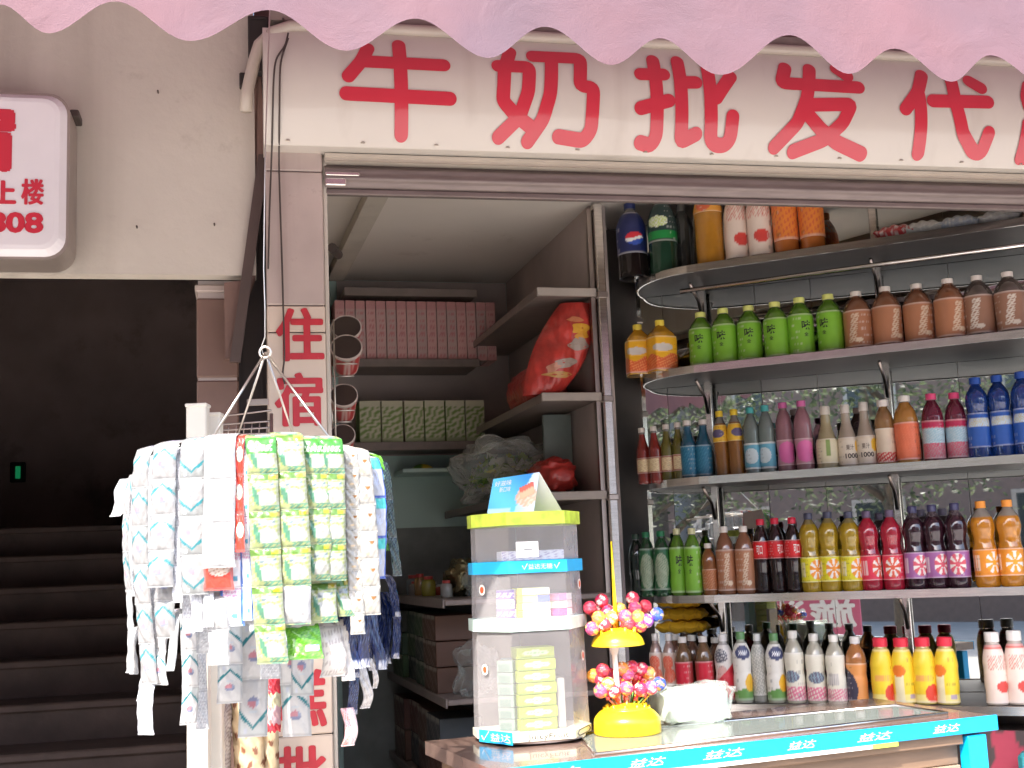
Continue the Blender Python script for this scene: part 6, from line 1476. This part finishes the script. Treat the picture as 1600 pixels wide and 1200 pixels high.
for i, (x, a, b_) in enumerate(((222, 726, 930), (245, 712, 960), (272, 704, 900), (293, 700, 940), (326, 700, 900))):
    S('grey foil back of a strip showing in %s gap of the white strips' % ('the first', 'the second', 'the third', 'the fourth', 'the fifth')[i], x, a, b_, 26, k_back, r_=.200, grp='grey foil strip backs between the white strips')
# rear strips, in the shade behind
S('shaded chevron sachet strip before the white post', 300, 900, 1132, 24, GW, rear=True, r_=.20, grp=G1)
S('shaded grey sachet back strip beside the white post', 320, 900, 1140, 18, k_back, rear=True, r_=.205, grp=G1)
S('shaded chevron sachet strip behind the blank white packet', 360, 860, 1098, 36, GW, rear=True, r_=.19, grp=G1)
S('longest shaded chevron sachet strip hanging low at centre', 397, 800, 1152, 42, [GW, GW, GW, GF], rear=True, r_=.20, grp=G1, n=4)
S('shaded chevron sachet strip over the pillar, right of centre', 456, 830, 1152, 42, GW, rear=True, r_=.21, grp=G1, n=4, drift=2)
S('shaded sachet strip with reversed chevron overlapping its neighbour', 472, 860, 1086, 34, GF, rear=True, r_=.185, grp=G1, n=3)
S('shaded grey strip filling the middle of the hanger', 425, 760, 1060, 30, k_back, rear=True, r_=.12, grp=G1)
S('shaded grey strip inside the hanger behind white strips', 330, 760, 1020, 40, k_back, rear=True, r_=.10, grp=G1)
S('shaded navy strip inside the hanger behind green strips', 505, 780, 1010, 40, k_navy, rear=True, r_=.12, grp=G1)
S('shaded grey strip inside the hanger at left', 255, 780, 990, 40, k_back, rear=True, r_=.17, grp=G1)
S('shaded navy strip inside the hanger at far right', 565, 760, 990, 40, k_navy, rear=True, r_=.18, grp=G1)
# ================================================================== ACROSS THE STREET (seen in the mirrors)
def mirror_ray(px, py):
    q = MR.pix(px, py, 0); P = MR.wor(q.x, 0, q.z); d = ray(px, py).normalized(); n = MR.ey; return P, (d - n * (2 * d.dot(n))).normalized()
def tree(label, x, y, h, seed, s=1.0):
    rnd = random.Random(seed); o = thing('street_tree', label, 'tree', (x, y, 0), 0, 'street trees across the road')
    g = MB(); pts = [Vector((0, 0, -.05)), Vector((.05, .03, h * .3)), Vector((-.04, .06, h * .55)), Vector((.02, 0, h * .8))]; g.tube(pts, [.16 * s, .13 * s, .09 * s, .04 * s], 9)
    tips = []
    for k in range(9):
        a = rnd.uniform(0, 6.28); z0 = h * rnd.uniform(.34, .7); L_ = rnd.uniform(.9, 1.7) * s; p0 = Vector((0, .03, z0)); p1 = p0 + Vector((math.cos(a) * L_, math.sin(a) * L_, L_ * rnd.uniform(.3, .9)))
        g.tube([p0, p0.lerp(p1, .5) + Vector((0, 0, .1)), p1], [.06 * s, .04 * s, .015 * s], 6); tips += [p1, p0.lerp(p1, .6)]
    g.obj('trunk', M['bark'], o, smooth=True)
    g = MB()
    for k in range(4600):
        c_ = rnd.choice(tips) + Vector((rnd.gauss(0, .42), rnd.gauss(0, .42), rnd.gauss(.1, .34))) * s
        d1 = Vector((rnd.gauss(0, 1), rnd.gauss(0, 1), rnd.gauss(0, .6))).normalized() * rnd.uniform(.035, .075); d2 = d1.cross(Vector((rnd.gauss(0, 1), rnd.gauss(0, 1), 1))).normalized() * rnd.uniform(.016, .03)
        g.add([c_ - d1, c_ + d2, c_ + d1, c_ - d2], [(0, 1, 2, 3)], rnd.choice([(.06, .08, .04), (.10, .125, .06), (.045, .06, .035), (.15, .18, .10)]))
    g.obj('crown', M['leaf'], o)
def building(label, x0, x1, y, h, depth, wallm, rows, cols):
    o = thing('street_building', label, 'building', (0, 0, 0), 0); g = MB(); g.box(x0, x1, y - depth, y, 0, h); g.obj('wall', wallm, o)
    g = MB(); g.box(x0 - .1, x1 + .1, y - depth - .1, y + .15, h, h + .25); g.obj('parapet', M['wall'], o)
    cw = (x1 - x0) / cols
    for r_ in range(rows):
        for c_ in range(cols):
            zc_ = 1.2 + 3.0 * r_; xx = x0 + cw * (c_ + .5)
            g = MB(); g.box(xx - cw * .28, xx + cw * .28, y + .003, y + .05, zc_, zc_ + 1.5); w = g.obj('window', M['steeldull'], o)
            g = MB(); g.box(xx - cw * .25, xx + cw * .25, y + .051, y + .056, zc_ + .08, zc_ + 1.42); g.obj('pane', M['glassdark'], w)
building('grey rendered street building with dark windows, seen only in the mirrors', -40, -14, -17, 7.5, 6, M['render'], 2, 5)
building('brown street building with dark windows, seen only in the mirrors', -13, 4, -18, 9.0, 6, M['tilebrown'], 3, 5)
building('pinkish street building right of the brown one, seen only in mirrors', 5, 24, -18, 8, 6, M['tile'], 2, 5)
building('grey building closing the far left end of the street, seen in mirrors', -36, -26, 6, 7, 9, M['inner'], 2, 4)
for i, (x, y, h, l) in enumerate(((-6.8, -6.6, 5.2, 'nearest leafy street tree reflected in the drinks mirrors'), (-9.8, -6.2, 5.2, 'second leafy street tree down the street in the mirrors'), (-11.5, -6.8, 5.4, 'farther leafy street tree before the grey building'), (-3.4, -7.2, 5.0, 'leafy tree in front of the brown street building'), (-15.0, -5.0, 5.4, 'farthest leafy street tree at the left end'))): tree(l, x, y, h, i + 2, 1.05)
# pink travel sign on the far kerb whose lettering shows reversed in the mirror
P, d = mirror_ray(1283, 962)
c_ = P + d * 4.2 - Vector((0, 0, .02)); w = .44
ts = thing('travel_sign', 'pink travel sign with white characters shown reversed in the mirror', 'sign', c_); ts.rotation_euler = (0, 0, math.atan2(d.y, d.x) - math.pi / 2)
g = MB(); g.box(-w / 2 - .04, w / 2 + .04, 0, .04, -.24, .16, b=.006); g.obj('board', mat('travel_pink', (.55, .12, .20), .4), ts)
for k in (-.2, .2): g = MB(); g.box(k - .02, k + .02, .045, .085, -c_.z, .18, b=.003); g.obj('leg', M['steeldull'], ts)
for ch, a, b_ in (('旅', -w / 2, -.02), ('游', .02, w / 2)):
    vs, fs = text_mesh(ch, 1, 0, (a, -.055, b_, .12)); g = MB(); bold_add(g, vs, fs, .008, -.004); g.obj('lettering', M['whiteplastic'], ts)
